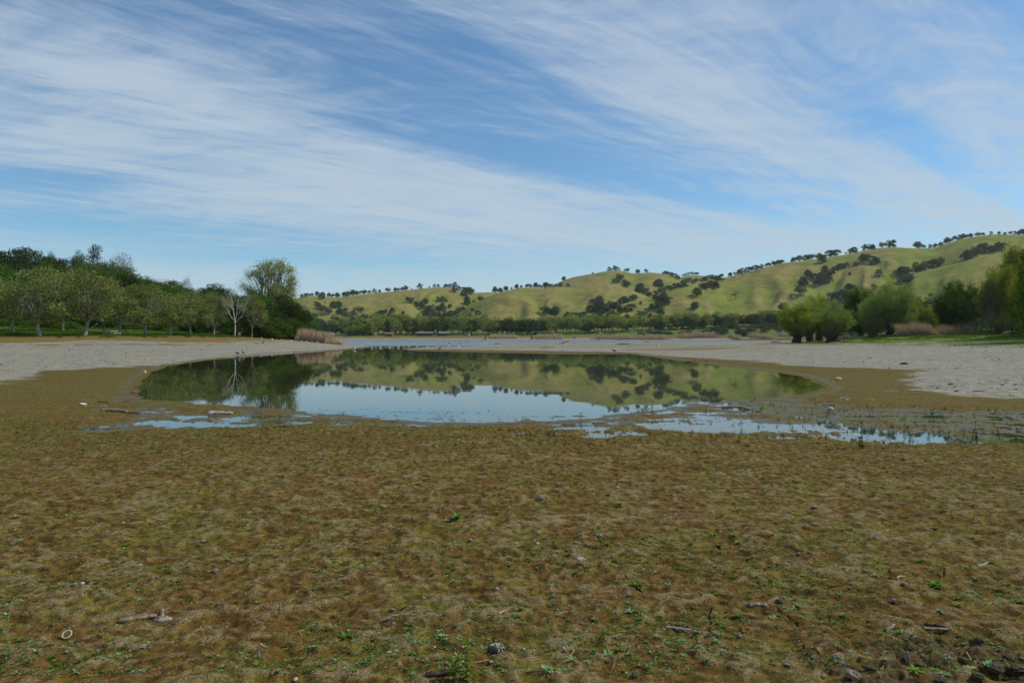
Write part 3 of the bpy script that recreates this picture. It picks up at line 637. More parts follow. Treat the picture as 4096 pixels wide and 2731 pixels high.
# ------------------------------------------------------------------ trees
def leaves(mb, C, size, rng, tint, up=None, narrow=.55, updir=0.0):
    """one small four-cornered leaf per centre"""
    n = len(C); a = rng.normal(size=(n, 3))
    if up is not None: a = a * .45 + up
    a /= np.linalg.norm(a, axis=1, keepdims=True) + 1e-9
    b = rng.normal(size=(n, 3)); b[:, 2] *= (1 - updir); b -= (b * a).sum(1, keepdims=True) * a; b /= np.linalg.norm(b, axis=1, keepdims=True) + 1e-9
    s = (size * rng.uniform(.6, 1.35, n))[:, None]
    V = np.stack([C - a * s, C + b * s * narrow, C + a * s, C - b * s * narrow], 1).reshape(-1, 3)
    Q = np.arange(4 * n).reshape(n, 4); t = np.repeat(np.clip(tint, 0, 1), 4); mb.add(V, Q, t)
def curve(p0, p1, rng, n=6, bend=.15, lift=.0):
    p0 = np.array(p0, float); p1 = np.array(p1, float); L = np.linalg.norm(p1 - p0); t = np.linspace(0, 1, n)[:, None]
    m = rng.normal(size=3) * bend * L; m[2] += lift * L
    P = p0 + (p1 - p0) * t + m * (4 * t * (1 - t)) * .5; P[1:-1] += rng.normal(size=(n - 2, 3)) * bend * L * .08
    return P
def tree_meshes(name, seed, h, w, base, nclump, nleaf, leaf, crad, trunk_r, kind='round', leafm='leaf_oak', barkm='bark_dark', nlimb=5, twigs=0, fork=None, flat=.75, narrow=.55, sparse=0.0, sides=6):
    """returns (trunk mesh, crown mesh), foot at the origin"""
    rng = np.random.RandomState(seed); tr = MB(); cr = MB(); fork = base * 1.05 if fork is None else fork
    cents = []
    tries = 0
    while len(cents) < nclump and tries < 6000:
        tries += 1
        if kind == 'round': q = rng.normal(size=3); q /= np.linalg.norm(q); q *= rng.uniform(.35, 1) ** .5; zz = (q[2] + 1) / 2
        elif kind == 'fan': zz = rng.uniform(0, 1); rr = math.sqrt(rng.uniform(.05, 1)) * (math.sin(math.pi * min(1, zz * .80 + .12)) ** .7); an = rng.uniform(0, 6.283); q = np.array((rr * math.cos(an), rr * math.sin(an), zz * 2 - 1))
        elif kind == 'tall': zz = rng.uniform(0, 1); rr = math.sqrt(rng.uniform(.0, 1)) * (1 - zz * .75) * (.45 + .55 * min(1, zz * 4)); an = rng.uniform(0, 6.283); q = np.array((rr * math.cos(an), rr * math.sin(an), zz * 2 - 1))
        elif kind == 'dome': zz = rng.uniform(0, 1); rr = math.sqrt(rng.uniform(.1, 1)) * math.sqrt(max(0, 1 - (zz * .98) ** 2.2)); an = rng.uniform(0, 6.283); q = np.array((rr * math.cos(an), rr * math.sin(an), zz * 2 - 1))
        p = np.array((q[0] * (w / 2 - crad * .7), q[1] * (w / 2 - crad * .7), base + crad * .5 + (h - base - crad * 1.3) * ((q[2] + 1) / 2)))
        p[:2] += rng.normal(size=2) * crad * .25
        if all(np.linalg.norm(p - c) > crad * (.75 - tries / 9000) for c in cents): cents.append(p)
    cents = np.array(cents)
    # trunk, limbs towards groups of clumps, branches to each clump
    top = np.array((rng.normal() * .03 * h, rng.normal() * .03 * h, fork))
    tp = curve((0, 0, -.3), top, rng, 6, .04); tr.add(*tube(tp, trunk_r * np.linspace(1.25, .85, 6), sides + 2))
    order = np.arctan2(cents[:, 1], cents[:, 0]) + rng.normal() ; k = (np.floor((order % (2 * math.pi)) / (2 * math.pi) * nlimb)).astype(int) % nlimb
    for i in range(nlimb):
        g = cents[k == i]
        if not len(g): continue
        mid = top + (g.mean(0) - top) * .55; mid[2] = max(mid[2], fork * 1.02)
        lp = curve(top - np.array((0, 0, .05 * h)), mid, rng, 5, .10, .06); tr.add(*tube(lp, trunk_r * np.linspace(.62, .36, 5), sides))
        for c in g:
            s0 = lp[rng.randint(2, 5)]; bp = curve(s0, c, rng, 5, .14, .05); tr.add(*tube(bp, trunk_r * np.linspace(.26, .05, 5), max(3, sides - 2)))
            for _ in range(twigs):
                e = c + rng.normal(size=3) * crad * .75; s1 = bp[rng.randint(2, 5)]
                tr.add(*tube(curve(s1, e, rng, 4, .12), trunk_r * np.linspace(.08, .02, 4), 3))
    for c in cents:
        n = int(nleaf * rng.uniform(.7, 1.3)); cradi = crad * rng.uniform(.75, 1.25)
        q = rng.normal(size=(n, 3)); q /= np.linalg.norm(q, axis=1, keepdims=True); rr = rng.uniform(.15, 1, n) ** .45
        if kind in ('fan',): rr = rng.uniform(0, 1.15, n) ** .8
        bump = 1 + .28 * np.sin(q[:, 0] * 5 + c[0] * 9) * np.cos(q[:, 1] * 6 + c[1] * 7)
        P = c + q * (rr * bump * cradi)[:, None] * np.array((1.1, 1.1, flat))
        if sparse: P = P[rng.uniform(size=n) > sparse * rng.uniform(.3, 1.3)]
        P = P[P[:, 2] > .15]
        tint = np.clip(.5 + rng.normal() * .16 + rng.normal(size=len(P)) * .2, 0, 1)
        leaves(cr, P, leaf, rng, tint, narrow=narrow)
    return tr.mesh(name + '_trunk', MAT[barkm]), cr.mesh(name + '_crown', MAT[leafm], smooth=False)
def willow_meshes(name, seed, h, w, nstem, nleaf, leafm, barkm='bark_grey', leaf=.16, base=.8, root=0.0, bare=0.0):
    """many rising stems from one stool, fine sprays of narrow leaves"""
    rng = np.random.RandomState(seed); tr = MB(); cr = MB()
    for i in range(nstem):
        an = rng.uniform(0, 6.283); rr = math.sqrt(rng.uniform(0.02, 1)); tz = h * (1 - .50 * rr ** 1.7) * rng.uniform(.80, 1.0)
        e = np.array((rr * math.cos(an) * w / 2, rr * math.sin(an) * w / 2, tz)); s0 = np.array((math.cos(an) * .25 * rr, math.sin(an) * .25 * rr, root * .8))
        P = curve(s0, e, rng, 9, .07); P[:, 2] += np.sin(np.linspace(0, 1, 9) * math.pi) * (-.05 * h); P[:, 2] = np.maximum(P[:, 2], root * .8)
        r0 = .075 * h / 7 * rng.uniform(.5, 1.1); tr.add(*tube(P, r0 * np.linspace(1, .12, 9), 4))
        nb = 9
        for b in range(nb):
            t = rng.uniform(.22, 1.0); j = t * 8; j0 = int(min(j, 7)); p = P[j0] + (P[j0 + 1] - P[j0]) * (j - j0)
            T = P[min(j0 + 1, 8)] - P[j0]; T /= np.linalg.norm(T) + 1e-9; o = rng.normal(size=3); o[2] = abs(o[2]) * .5; d = T * .8 + o * .55; d /= np.linalg.norm(d)
            L = h * rng.uniform(.10, .22); q = curve(p, p + d * L, rng, 4, .1); tr.add(*tube(q, r0 * np.linspace(.22, .05, 4), 3))
            if p[2] < base * (1 + rng.uniform(0, 1)) or rng.uniform() < bare: continue
            n = int(nleaf / nb * rng.uniform(.6, 1.4)); tt = rng.uniform(.0, 1.1, n)[:, None]; C = p + d * L * tt + rng.normal(size=(n, 3)) * h * .030 * (1.25 - tt * .6)
            leaves(cr, C, leaf, rng, np.clip(.5 + rng.normal() * .15 + rng.normal(size=n) * .2, 0, 1), up=d * 1.0, narrow=.28)
            n2 = int(n * .8); q = rng.normal(size=(n2, 3)); q /= np.linalg.norm(q, axis=1, keepdims=True); C = p + d * L * .8 + q * (rng.uniform(.2, 1, n2) ** .5)[:, None] * h * .075 * np.array((1.15, 1.15, .8))
            leaves(cr, C[C[:, 2] > base * .6], leaf * .9, rng, np.clip(.5 + rng.normal() * .22 + rng.normal(size=int((C[:, 2] > base * .6).sum())) * .15, 0, 1), narrow=.4)
    return tr, cr
def bare_mesh(name, seed, h, w, barkm, r0=.16, depth=5):
    rng = np.random.RandomState(seed); tr = MB(); N = [0]
    def grow(p, d, L, r, dep):
        n = 5; q = curve(p, p + d * L, rng, n, .08, .04 * (dep < depth)); tr.add(*tube(q, np.linspace(r, r * .62, n), 6 if dep > 3 else 3)); N[0] += 1
        if dep == 0: return
        k = rng.randint(3, 5) if dep > 1 else rng.randint(2, 4)
        for i in range(k):
            t = rng.uniform(.45, 1) if i else 1.0; s = q[int(round(t * (n - 1)))]
            o = rng.normal(size=3); o -= o.dot(d) * d; o /= np.linalg.norm(o) + 1e-9; sp = rng.uniform(.45, .95) if i else rng.uniform(.08, .3)
            nd = d * math.cos(sp) + o * math.sin(sp); nd[2] += .20; nd /= np.linalg.norm(nd)
            grow(s, nd, L * rng.uniform(.60, .80), r * (.62 if i == 0 else rng.uniform(.34, .5)), dep - 1)
    grow(np.array((0, 0, -.2)), np.array((0.02, 0, 1.)), h * .30, r0, depth)
    V = np.concatenate(tr.v); sc = np.array((w / (V[:, 0].max() - V[:, 0].min()), w / (V[:, 1].max() - V[:, 1].min()), h / V[:, 2].max()))
    tr.v = [v * sc for v in tr.v]; return tr
class Kind:
    """a source plant: its part meshes, natural height and width"""
    def __init__(s, name, parts, h, w, cat='tree'): s.name, s.parts, s.h, s.w, s.cat = name, parts, h, w, cat
def place_tree(K, loc, h, w=None, label=None, group=None, rz=0.0, cat=None):
    w = w or h * K.w / K.h; o = empty(K.name, loc, rz, (w / K.w, w / K.w, h / K.h))
    tag(o, label, cat or K.cat, group)
    for pn_, me in K.parts: link(bpy.data.objects.new(pn_, me), o)
    return o
def two(m): return [('trunk', m[0]), ('crown', m[1])]
def make_kinds():
    K = {}
    K['syc'] = [Kind('sycamore_tree', two(tree_meshes('sycamore', 10 + i, 10, 9.0, 1.9, 52, 175, .125, 1.05, .19, 'round' if i % 2 else 'dome', 'leaf_sycamore', 'bark_pale', 6, 5, 2.3, .72, .6, .15)), 10, 8.4) for i in range(5)]
    K['oak'] = [Kind('live_oak', two(tree_meshes('oak', 30 + i, 11, 11, 1.6, 48, 250, .15, 1.5, .26, 'dome', 'leaf_oak', 'bark_dark', 5, 1, 2.0, .72)), 11, 11) for i in range(4)]
    K['oakb'] = [Kind('live_oak', two(tree_meshes('oakb', 40 + i, 11, 11, 1.2, 48, 260, .15, 1.5, .26, 'dome', 'leaf_oak_bright', 'bark_dark', 5, 1, 2.0, .72)), 11, 11) for i in range(3)]
    K['bush'] = [Kind('dense_bush', two(tree_meshes('bush', 48 + i, 5, 8, .1, 42, 270, .13, 1.15, .12, 'dome', 'leaf_oak_bright', 'bark_dark', 5, 0, .6, .8)), 5, 8, 'bush') for i in range(2)]
    K['hill'] = [Kind('blue_oak', two(tree_meshes('hill_oak', 50 + i, 10, 12, .7, 15 + 3 * i, 60, .42, 1.75, .32, 'dome', 'leaf_hill_oak', 'bark_dark', 4, 0, 2.4, .8, .8, sides=4)), 10, 11.5) for i in range(7)]
    K['hill'] += [Kind('blue_oak', two(tree_meshes('hill_oakr', 60 + i, 10, 10.5, 1.2, 15, 55, .42, 1.6, .32, 'round', 'leaf_hill_oak', 'bark_dark', 4, 0, 2.0, .8, .8, sides=4)), 10, 9) for i in range(4)]
    K['lean'] = [Kind('blue_oak', two(tree_meshes('lean_oak', 66, 10, 10, 4.5, 7, 30, .42, 1.5, .32, 'dome', 'leaf_hill_oak', 'bark_grey', 4, 2, 4.5, .7, .8, .3, sides=4)), 10, 10)]
    K['park'] = [Kind('sycamore_tree', two(tree_meshes('park_syc', 70 + i, 13, 11, 3, 26, 70, .33, 1.75, .24, 'round' if i % 2 else 'dome', 'leaf_park', 'bark_pale', 5, 1, 3.6, .85, .7, .15, sides=4)), 13, 11) for i in range(5)]
    K['parkd'] = [Kind('valley_oak', two(tree_meshes('park_oak', 80 + i, 10, 12, 1.8, 24, 95, .36, 1.9, .3, 'dome', 'leaf_park_dark', 'bark_dark', 5, 0, 2.6, .85, .8, sides=4)), 10, 12) for i in range(4)]
    K['cotton'] = [Kind('cottonwood_tree', two(tree_meshes('cottonwood', 91, 18, 13.5, 4.5, 130, 150, .13, 1.3, .36, 'fan', 'leaf_cottonwood', 'bark_grey', 9, 7, 5.0, 1.0, .6, .0)), 18, 13.5)]
    K['euc'] = [Kind('eucalyptus_tree', two(tree_meshes('eucalyptus', 93, 14, 7.5, 4, 30, 120, .16, 1.15, .25, 'tall', 'leaf_grey', 'bark_grey', 5, 2, 5, .9, .4, .1)), 14, 7.5)]
    K['pine'] = [Kind('pine_tree', two(tree_meshes('pine', 95, 14, 8, 2.2, 40, 90, .20, 1.2, .25, 'tall', 'leaf_grey', 'bark_dark', 5, 1, 5, .6, .3)), 14, 8)]
    K['olive'] = [Kind('open_crowned_tree', two(tree_meshes('open_tree', 97 + i, 11, 9, 2.0, 42, 90, .12, 1.25, .2, 'round', 'leaf_olive', 'bark_grey', 6, 6, 3, .8, .5, .2)), 11, 9) for i in range(2)]
    K['big'] = [Kind('broadleaf_tree', two(tree_meshes('broadleaf', 99, 12, 9, .8, 80, 190, .13, 1.15, .25, 'dome', 'leaf_big', 'bark_dark', 6, 2, 2.4, .8, .75)), 12, 9)]
    def will(nm, sd, h, w, ns, nl, lm, name='willow_tree', cat='tree', barkm='bark_grey', leaf=.10, **kw):
        a, b = willow_meshes(nm, sd, h, w, ns, nl, lm, barkm, leaf, **kw)
        return Kind(name, [('trunk', a.mesh(nm + '_trunk', MAT[barkm])), ('crown', b.mesh(nm + '_crown', MAT[lm], False))], h, w, cat)
    K['wil'] = [will('willow', 101 + i, 11, 8, 60, 430, 'leaf_willow', base=1.2, leaf=.13) for i in range(2)]
    K['wily'] = [will('willow_y', 111 + i, 8, 6, 54, 420, 'leaf_willow_yellow', base=.6, leaf=.12) for i in range(2)]
    K['wilg'] = [will('willow_g', 121 + i, 9, 8, 60, 440, 'leaf_oak_bright', base=.5, leaf=.14) for i in range(3)]
    K['thick'] = [will('thicket', 131 + i, 4.2, 7, 70, 90, 'leaf_olive', 'twiggy_shrub', 'bush', 'bark_grey', .09, base=.5, bare=.25) for i in range(2)]
    K['shrub'] = [Kind('round_shrub', two(tree_meshes('shrub', 141 + i, 3, 4.6, .05, 16, 60, .17, .8, .1, 'dome', ['leaf_olive', 'leaf_grey', 'leaf_park_dark'][i], 'bark_dark', 4, 0, .4, .85)), 3, 4.6, 'bush') for i in range(3)]
    # flooded willows: crown on a shaggy stool of old roots
    K['stool'] = []
    for i, lm in enumerate(['leaf_willow_yellow', 'leaf_willow', 'leaf_willow_yellow', 'leaf_willow', 'leaf_willow']):
        a, b = willow_meshes('pond_willow', 151 + i, 7.0, 5.8, 54, 430 if i != 3 else 260, lm, 'bark_grey', .10, base=1.25, root=1.0, bare=0 if i != 3 else .2)
        rng = np.random.RandomState(160 + i); rt = MB()
        for q in range(130):
            an = rng.uniform(0, 6.283); r1 = rng.uniform(.2, .62) ; e = np.array((math.cos(an) * r1 * 1.25, math.sin(an) * r1 * 1.25, rng.uniform(-.1, .15))); s0 = np.array((math.cos(an) * .4 * r1, math.sin(an) * .4 * r1, rng.uniform(.7, 1.5)))
            rt.add(*tube(curve(s0, e, rng, 5, .16, .12), np.linspace(.05, .018, 5) * rng.uniform(.5, 1.3), 4), tint=.5)
        rt.add(*sphere((0, 0, .55), (.36, .36, .8), 12, 9, .35, i)); 
        for q in range(7):
            an = rng.uniform(0, 6.283); rt.add(*tube(curve((0, 0, 1.0), (math.cos(an) * .7, math.sin(an) * .7, rng.uniform(1.5, 2.4)), rng, 5, .12), np.linspace(.15, .05, 5), 6))
        K['stool'].append(Kind('willow_tree', [('root_mass', rt.mesh('root_mass', MAT['root_brown'])), ('trunk', a.mesh('pw_trunk', MAT['bark_grey'])), ('crown', b.mesh('pw_crown', MAT[lm], False))], 7.0, 5.6))
    bm_ = bare_mesh('bare', 171, 9.6, 7.2, 'bark_white', .17); K['bare'] = [Kind('bare_tree', [('trunk', bm_.mesh('bare_trunk', MAT['bark_white']))], 9.6, 7.2)]
    bm_ = bare_mesh('bare2', 173, 12, 10, 'bark_pale', .3, 4); K['bare2'] = [Kind('bare_tree', [('trunk', bm_.mesh('bare_trunk_far', MAT['bark_pale']))], 12, 10)]
    return K

# ------------------------------------------------------------------ loose things
def stick(name, p0, p1, r0, r1, m, label, cat='stick', seed=1, bend=.12, n=10, group=None, parent=None, forks=(), sink=.3, lift=0):
    """a weathered stick from p0 to p1 (world), lying on the ground or standing in it"""
    rng = np.random.RandomState(seed); P = curve(p0, p1, rng, n, bend, lift); P[1:-1, 2] = np.maximum(P[1:-1, 2], min(p0[2], p1[2]) - r0 * .2)
    R = np.linspace(r0, r1, n) * rng.uniform(.85, 1.15, n); o0 = P[0].copy(); mb = MB(); mb.add(*tube(P - o0, R, 8, .10, rng))
    for (t, dx, dy, dz, rr) in forks:
        s0 = P[int(t * (n - 1))] - o0; q = curve(s0, s0 + np.array((dx, dy, dz)), rng, 6, .12); mb.add(*tube(q, np.linspace(rr, rr * .35, 6), 6, .1, rng))
    o = mb.build(name, MAT[m], parent); 
    if parent is None: o.location = o0; tag(o, label, cat, group)
    return o
def rock(name, loc, r, m, label, cat='stone', seed=0, group=None, rz=0, noise=.45):
    mb = MB().add(*sphere((0, 0, 0), r, 18, 12, noise, seed)); o = mb.build(name, MAT[m], smooth=False); o.location = (loc[0], loc[1], loc[2] + (r[2] if hasattr(r, '__len__') else r) * .45); o.rotation_euler = (0, 0, rz)
    return tag(o, label, cat, group)
def blade(mb, p, d, L, wdt, rng, tint, nseg=3, droop=.3, fold=.0, shape='lance'):
    d = np.array(d, float); d /= np.linalg.norm(d); sdv = np.cross(d, (0, 0, 1.)); sdv /= np.linalg.norm(sdv) + 1e-9
    V = []
    for i in range(nseg + 1):
        t = i / nseg; c = np.array(p) + d * L * t + np.array((0, 0, -droop * L * t * t)); ww = wdt * (math.sin(math.pi * min(.97, .12 + t * .86)) if shape == 'lance' else (1 - t * .9)); V += [c - sdv * ww, c + sdv * ww]
    V = np.array(V); Q = np.array([(2 * i, 2 * i + 1, 2 * i + 3, 2 * i + 2) for i in range(nseg)]); mb.add(V, Q, tint)
def rosette(mb, p, size, rng, n=9, tall=.35, tint0=.5):
    a0 = rng.uniform(0, 6.283)
    for i in range(n):
        an = a0 + i * 2.4 + rng.normal() * .2; el = rng.uniform(.15, .9) * tall + tall * i / n
        blade(mb, p, (math.cos(an), math.sin(an), el * 1.6), size * rng.uniform(.6, 1.1), size * .16, rng, np.clip(tint0 + rng.normal() * .2, 0, 1), 3, .28)
def sprig(mb, p, h, rng, nn=5, lf=.5, tint0=.5):
    """upright weed: stem with leaf pairs"""
    lean = rng.normal(size=2) * .12 * h
    top = np.array(p) + np.array((lean[0], lean[1], h)); P = curve(p, top, rng, 5, .05); mb.add(*tube(P, np.linspace(.014, .006, 5) * h / .3 * .8 + .0006, 4), tint=.25)
    for i in range(nn):
        t = (i + 1) / nn; c = P[0] + (P[-1] - P[0]) * t; 
        for k in range(3 if i < nn - 1 else 5):
            an = rng.uniform(0, 6.283); blade(mb, c, (math.cos(an), math.sin(an), .35 + .9 * (i == nn - 1)), lf * h * (1.15 - .6 * t) * rng.uniform(.6, 1), lf * h * .20, rng, np.clip(tint0 + rng.normal() * .18, 0, 1), 2, .25)

def bird(name, loc, rz, m, label, size=.38, stand=True, head_m=None, neck=.5, group=None, cat='bird'):
    mb = MB(); s = size; rng = np.random.RandomState(3); z0 = .26 * s if stand else .02 * s
    P = np.array([(-.62, 0, .20), (-.45, 0, .20), (-.2, 0, .20), (.1, 0, .23), (.30, 0, .32), (.38, 0, .42 + .25 * neck), (.44, 0, .50 + .35 * neck), (.52, 0, .50 + .35 * neck)]) * s; P[:, 2] += z0
    mb.add(*tube(P, np.array((.03, .10, .19, .20, .12, .065, .08, .03)) * s, 10))
    o = mb.build(name, MAT[m]); o.location = loc; o.rotation_euler = (0, 0, rz); tag(o, label, cat, group)
    bk = MB(); bk.add(*tube(np.array([(.50, 0, .49 + .35 * neck), (.66, 0, .46 + .35 * neck)]) * s + (0, 0, z0), np.array((.025, .01)) * s, 5)); bk.build('beak', MAT['beak'], o)
    wg = MB()
    for sg in (1, -1): wg.add(*sphere((-.12 * s, sg * .15 * s, .26 * s + z0), (.32 * s, .06 * s, .12 * s), 8, 6))
    wg.build('wings', MAT[head_m or m], o)
    if stand:
        for sg in (1, -1): lg = MB(); lg.add(*tube(np.array([(0, sg * .07, .12), (.02, sg * .07, -.26), (.12, sg * .07, -.27)]) * s + (0, 0, z0), np.array((.018, .014, .01)) * s, 5)); lg.build('leg', MAT['beak'], o)
    return o
def person(loc, rz, shirt, label, pose='stand', h=1.7, skin='skin', trousers='trousers_dark', group='people on the far shore'):
    """one skinned body: joints as edges, radius at each joint"""
    if pose == 'stand':
        J = dict(pel=(0, 0, .53), ch=(0, .01, .76), nk=(0, .0, .86), hd=(0, .02, .93), ht=(0, .02, .985), sl=(-.11, 0, .81), el=(-.15, .02, .64), hl=(-.14, .07, .49), sr=(.11, 0, .81), er=(.16, .03, .65), hr=(.13, .10, .52),
                 kl=(-.055, .01, .28), fl=(-.06, -.01, .03), tl=(-.065, .08, .012), kr=(.055, .03, .28), fr=(.07, .0, .03), tr=(.075, .09, .012))
    else:
        J = dict(pel=(0, 0, .06), ch=(0, -.02, .30), nk=(0, .0, .40), hd=(0, .03, .47), ht=(0, .03, .525), sl=(-.11, 0, .35), el=(-.14, .09, .22), hl=(-.07, .22, .24), sr=(.11, 0, .35), er=(.14, .09, .22), hr=(.07, .22, .24),
                 kl=(-.07, .24, .24), fl=(-.06, .36, .03), tl=(-.06, .44, .015), kr=(.07, .25, .23), fr=(.07, .38, .03), tr=(.07, .46, .015))
    R = dict(pel=.075, ch=.085, nk=.035, hd=.052, ht=.035, sl=.04, el=.026, hl=.018, sr=.04, er=.026, hr=.018, kl=.038, fl=.024, tl=.018, kr=.038, fr=.024, tr=.018)
    E = [('pel', 'ch'), ('ch', 'nk'), ('nk', 'hd'), ('hd', 'ht'), ('ch', 'sl'), ('sl', 'el'), ('el', 'hl'), ('ch', 'sr'), ('sr', 'er'), ('er', 'hr'), ('pel', 'kl'), ('kl', 'fl'), ('fl', 'tl'), ('pel', 'kr'), ('kr', 'fr'), ('fr', 'tr')]
    ks = list(J); me = bpy.data.meshes.new('person'); me.from_pydata([tuple(c * h for c in J[k]) for k in ks], [(ks.index(a), ks.index(b)) for a, b in E], [])
    tmp = bpy.data.objects.new('person_tmp', me); COL.objects.link(tmp); tmp.modifiers.new('skin', 'SKIN'); sv = me.skin_vertices[0].data
    for i, k in enumerate(ks): sv[i].radius = (R[k] * h, R[k] * h); sv[i].use_root = (k == 'pel')
    sb = tmp.modifiers.new('sub', 'SUBSURF'); sb.levels = sb.render_levels = 1
    dg = bpy.context.evaluated_depsgraph_get(); dg.update(); m2 = bpy.data.meshes.new_from_object(tmp.evaluated_get(dg)); bpy.data.objects.remove(tmp)
    m2.materials.clear()
    for q in (shirt, trousers, skin, 'hair'): m2.materials.append(MAT[q])
    hipz = J['pel'][2] * h + .02; nkz = J['nk'][2] * h; hdz = J['hd'][2] * h
    for p in m2.polygons:
        c = p.center
        if c.z > hdz and (c.y < J['hd'][1] * h or c.z > hdz + .045 * h): p.material_index = 3
        elif c.z > nkz: p.material_index = 2
        elif pose == 'stand' and c.z < hipz and abs(c.x) < .11 * h: p.material_index = 1
        elif pose != 'stand' and (c.y > .03 * h and abs(c.x) < .2 and not (c.z > .18 * h and c.y < .2 * h and abs(c.x) > .1 * h)): p.material_index = 1
        elif abs(c.x) > .10 * h and c.z < J['el'][2] * h: p.material_index = 2
        p.use_smooth = True
    o = link(bpy.data.objects.new('person', m2)); o.location = loc; o.rotation_euler = (0, 0, rz); return tag(o, label, 'person', group)
def car(loc, rz, paint, label, group='cars parked at the far shore', suv=False, name='parked_car'):
    o = empty(name, loc, rz); tag(o, label, 'car', group); h = 1.75 if suv else 1.45
    prof = [(-2.25, .35), (-2.25, .85), (-2.0, 1.0), (-1.5 if not suv else -2.1, 1.02), (-1.0 if not suv else -1.9, h), (.35, h), (1.05, .98), (2.1, .85), (2.25, .6), (2.25, .35)]
    n = len(prof); V = []
    for sgn, in ((-1,), (1,)):
        for (x, z) in prof: V.append((x, sgn * (.88 if z < 1.05 else .70), z))
    fc = [tuple(range(n))[::-1], tuple(range(n, 2 * n))] + [(i, (i + 1) % n, n + (i + 1) % n, n + i) for i in range(n)]
    me = bpy.data.meshes.new('car_body'); me.from_pydata(V, [], fc); me.materials.append(MAT[paint]); link(bpy.data.objects.new('body', me), o)
    for sgn in (-1, 1):
        g = MB(); g.add(np.array([(-.9 if not suv else -1.75, sgn * .80, 1.04), (.85, sgn * .86, 1.04), (.3, sgn * .73, h - .07), (-.85 if not suv else -1.75, sgn * .73, h - .07)]), np.array([(0, 1, 2, 3)])); g.build('window', MAT['glass_dark'], o, False)
    g = MB(); g.add(np.array([(1.08, -.72, 1.0), (1.08, .72, 1.0), (.42, .66, h - .02), (.42, -.66, h - .02)]), np.array([(0, 1, 2, 3)])); g.build('windscreen', MAT['glass_dark'], o, False)
    for x in (-1.4, 1.4):
        for sgn in (-1, 1): w = MB(); w.add(*tube([(x, sgn * .70, .33), (x, sgn * .92, .33)], [.33, .33], 14)); w.build('wheel', MAT['rubber'], o)
    return o
def hut(name, loc, rz, L, Wd, H, rise, wall, roof, label, doors=1, overhang=.6):
    o = empty(name, loc, rz); tag(o, label, 'building'); m = MB(); m.add(*box((0, 0, H / 2 - .5), (L, Wd, H + 1))); m.build('wall', MAT[wall], o, False)
    a, b = L / 2 + overhang, Wd / 2 + overhang; t = .12
    V = np.array([(-a, -b, H), (a, -b, H), (a, 0, H + rise), (-a, 0, H + rise), (-a, b, H), (a, b, H)]); V2 = V - (0, 0, t); r = MB(); VV = np.concatenate([V, V2])
    r.add(VV, np.array([(0, 1, 2, 3), (3, 2, 5, 4), (7, 6, 9, 8), (8, 9, 10, 11), (1, 0, 6, 7), (4, 5, 11, 10), (0, 3, 9, 6), (3, 4, 10, 9), (2, 1, 7, 8), (5, 2, 8, 11)])); rf = r.build('roof', MAT[roof], o, False)
    g = MB(); g.add(np.array([(-L/2, -Wd/2, H-.1), (-L/2, Wd/2, H-.1), (-L/2, 0, H + rise - .25), (L/2, -Wd/2, H-.1), (L/2, Wd/2, H-.1), (L/2, 0, H + rise - .25)]), np.array([(0, 1, 2), (3, 5, 4)])); g.build('gable', MAT[wall], o, False)
    for k in range(doors):
        d = MB(); d.add(*box(((k - (doors - 1) / 2) * L / max(doors, 1) * .8, -Wd / 2 - .03, 1.05), (1.0, .06, 2.1))); d.build('door', MAT['board_brown'], o, False)
    for sx in (-1, 1): p = MB(); p.add(*box((sx * (L / 2 + overhang * .6), -Wd / 2 - overhang * .6, H / 2 - .1), (.16, .16, H))); p.build('post', MAT['board_brown'], o, False)
    return o
def buoy(proto, loc, label, rz, tilt):
    if proto is None:
        o = empty('buoy', loc); m = MB(); m.add(*sphere((0, 0, .14), (.17, .17, .15), 14, 9)); m.build('float', MAT['plastic_white'], o)
        b = MB(); b.add(*tube([(0, 0, .115), (0, 0, .19)], [.176, .170], 14)); b.build('band', MAT['plastic_red'], o)
    else:
        o = proto.copy(); COL.objects.link(o)
        for c in proto.children: q = c.copy(); COL.objects.link(q); q.parent = o
        o.location = loc
    o.rotation_euler = (tilt, 0, rz); return tag(o, label, 'buoy', 'string of red and white buoys across the pond')
# ------------------------------------------------------------------ build everything
def ordn(n):
    return f"{n}{'th' if 10 <= n % 100 <= 20 else {1: 'st', 2: 'nd', 3: 'rd'}.get(n % 10, 'th')}"
make_ground(); make_hills()
xs = np.array([-420, 420]); w = MB(); w.add(np.array([(-420, 7.5, 0), (420, 7.5, 0), (420, 640, 0), (-420, 640, 0)], float), np.array([(0, 1, 2, 3)]))
wo = w.build('water', MAT['water']); tag(wo, 'still reflecting pond water with the rippled blue lake beyond the sandbar', 'water', kind='structure')
K = make_kinds()
RNG = random.Random(7)

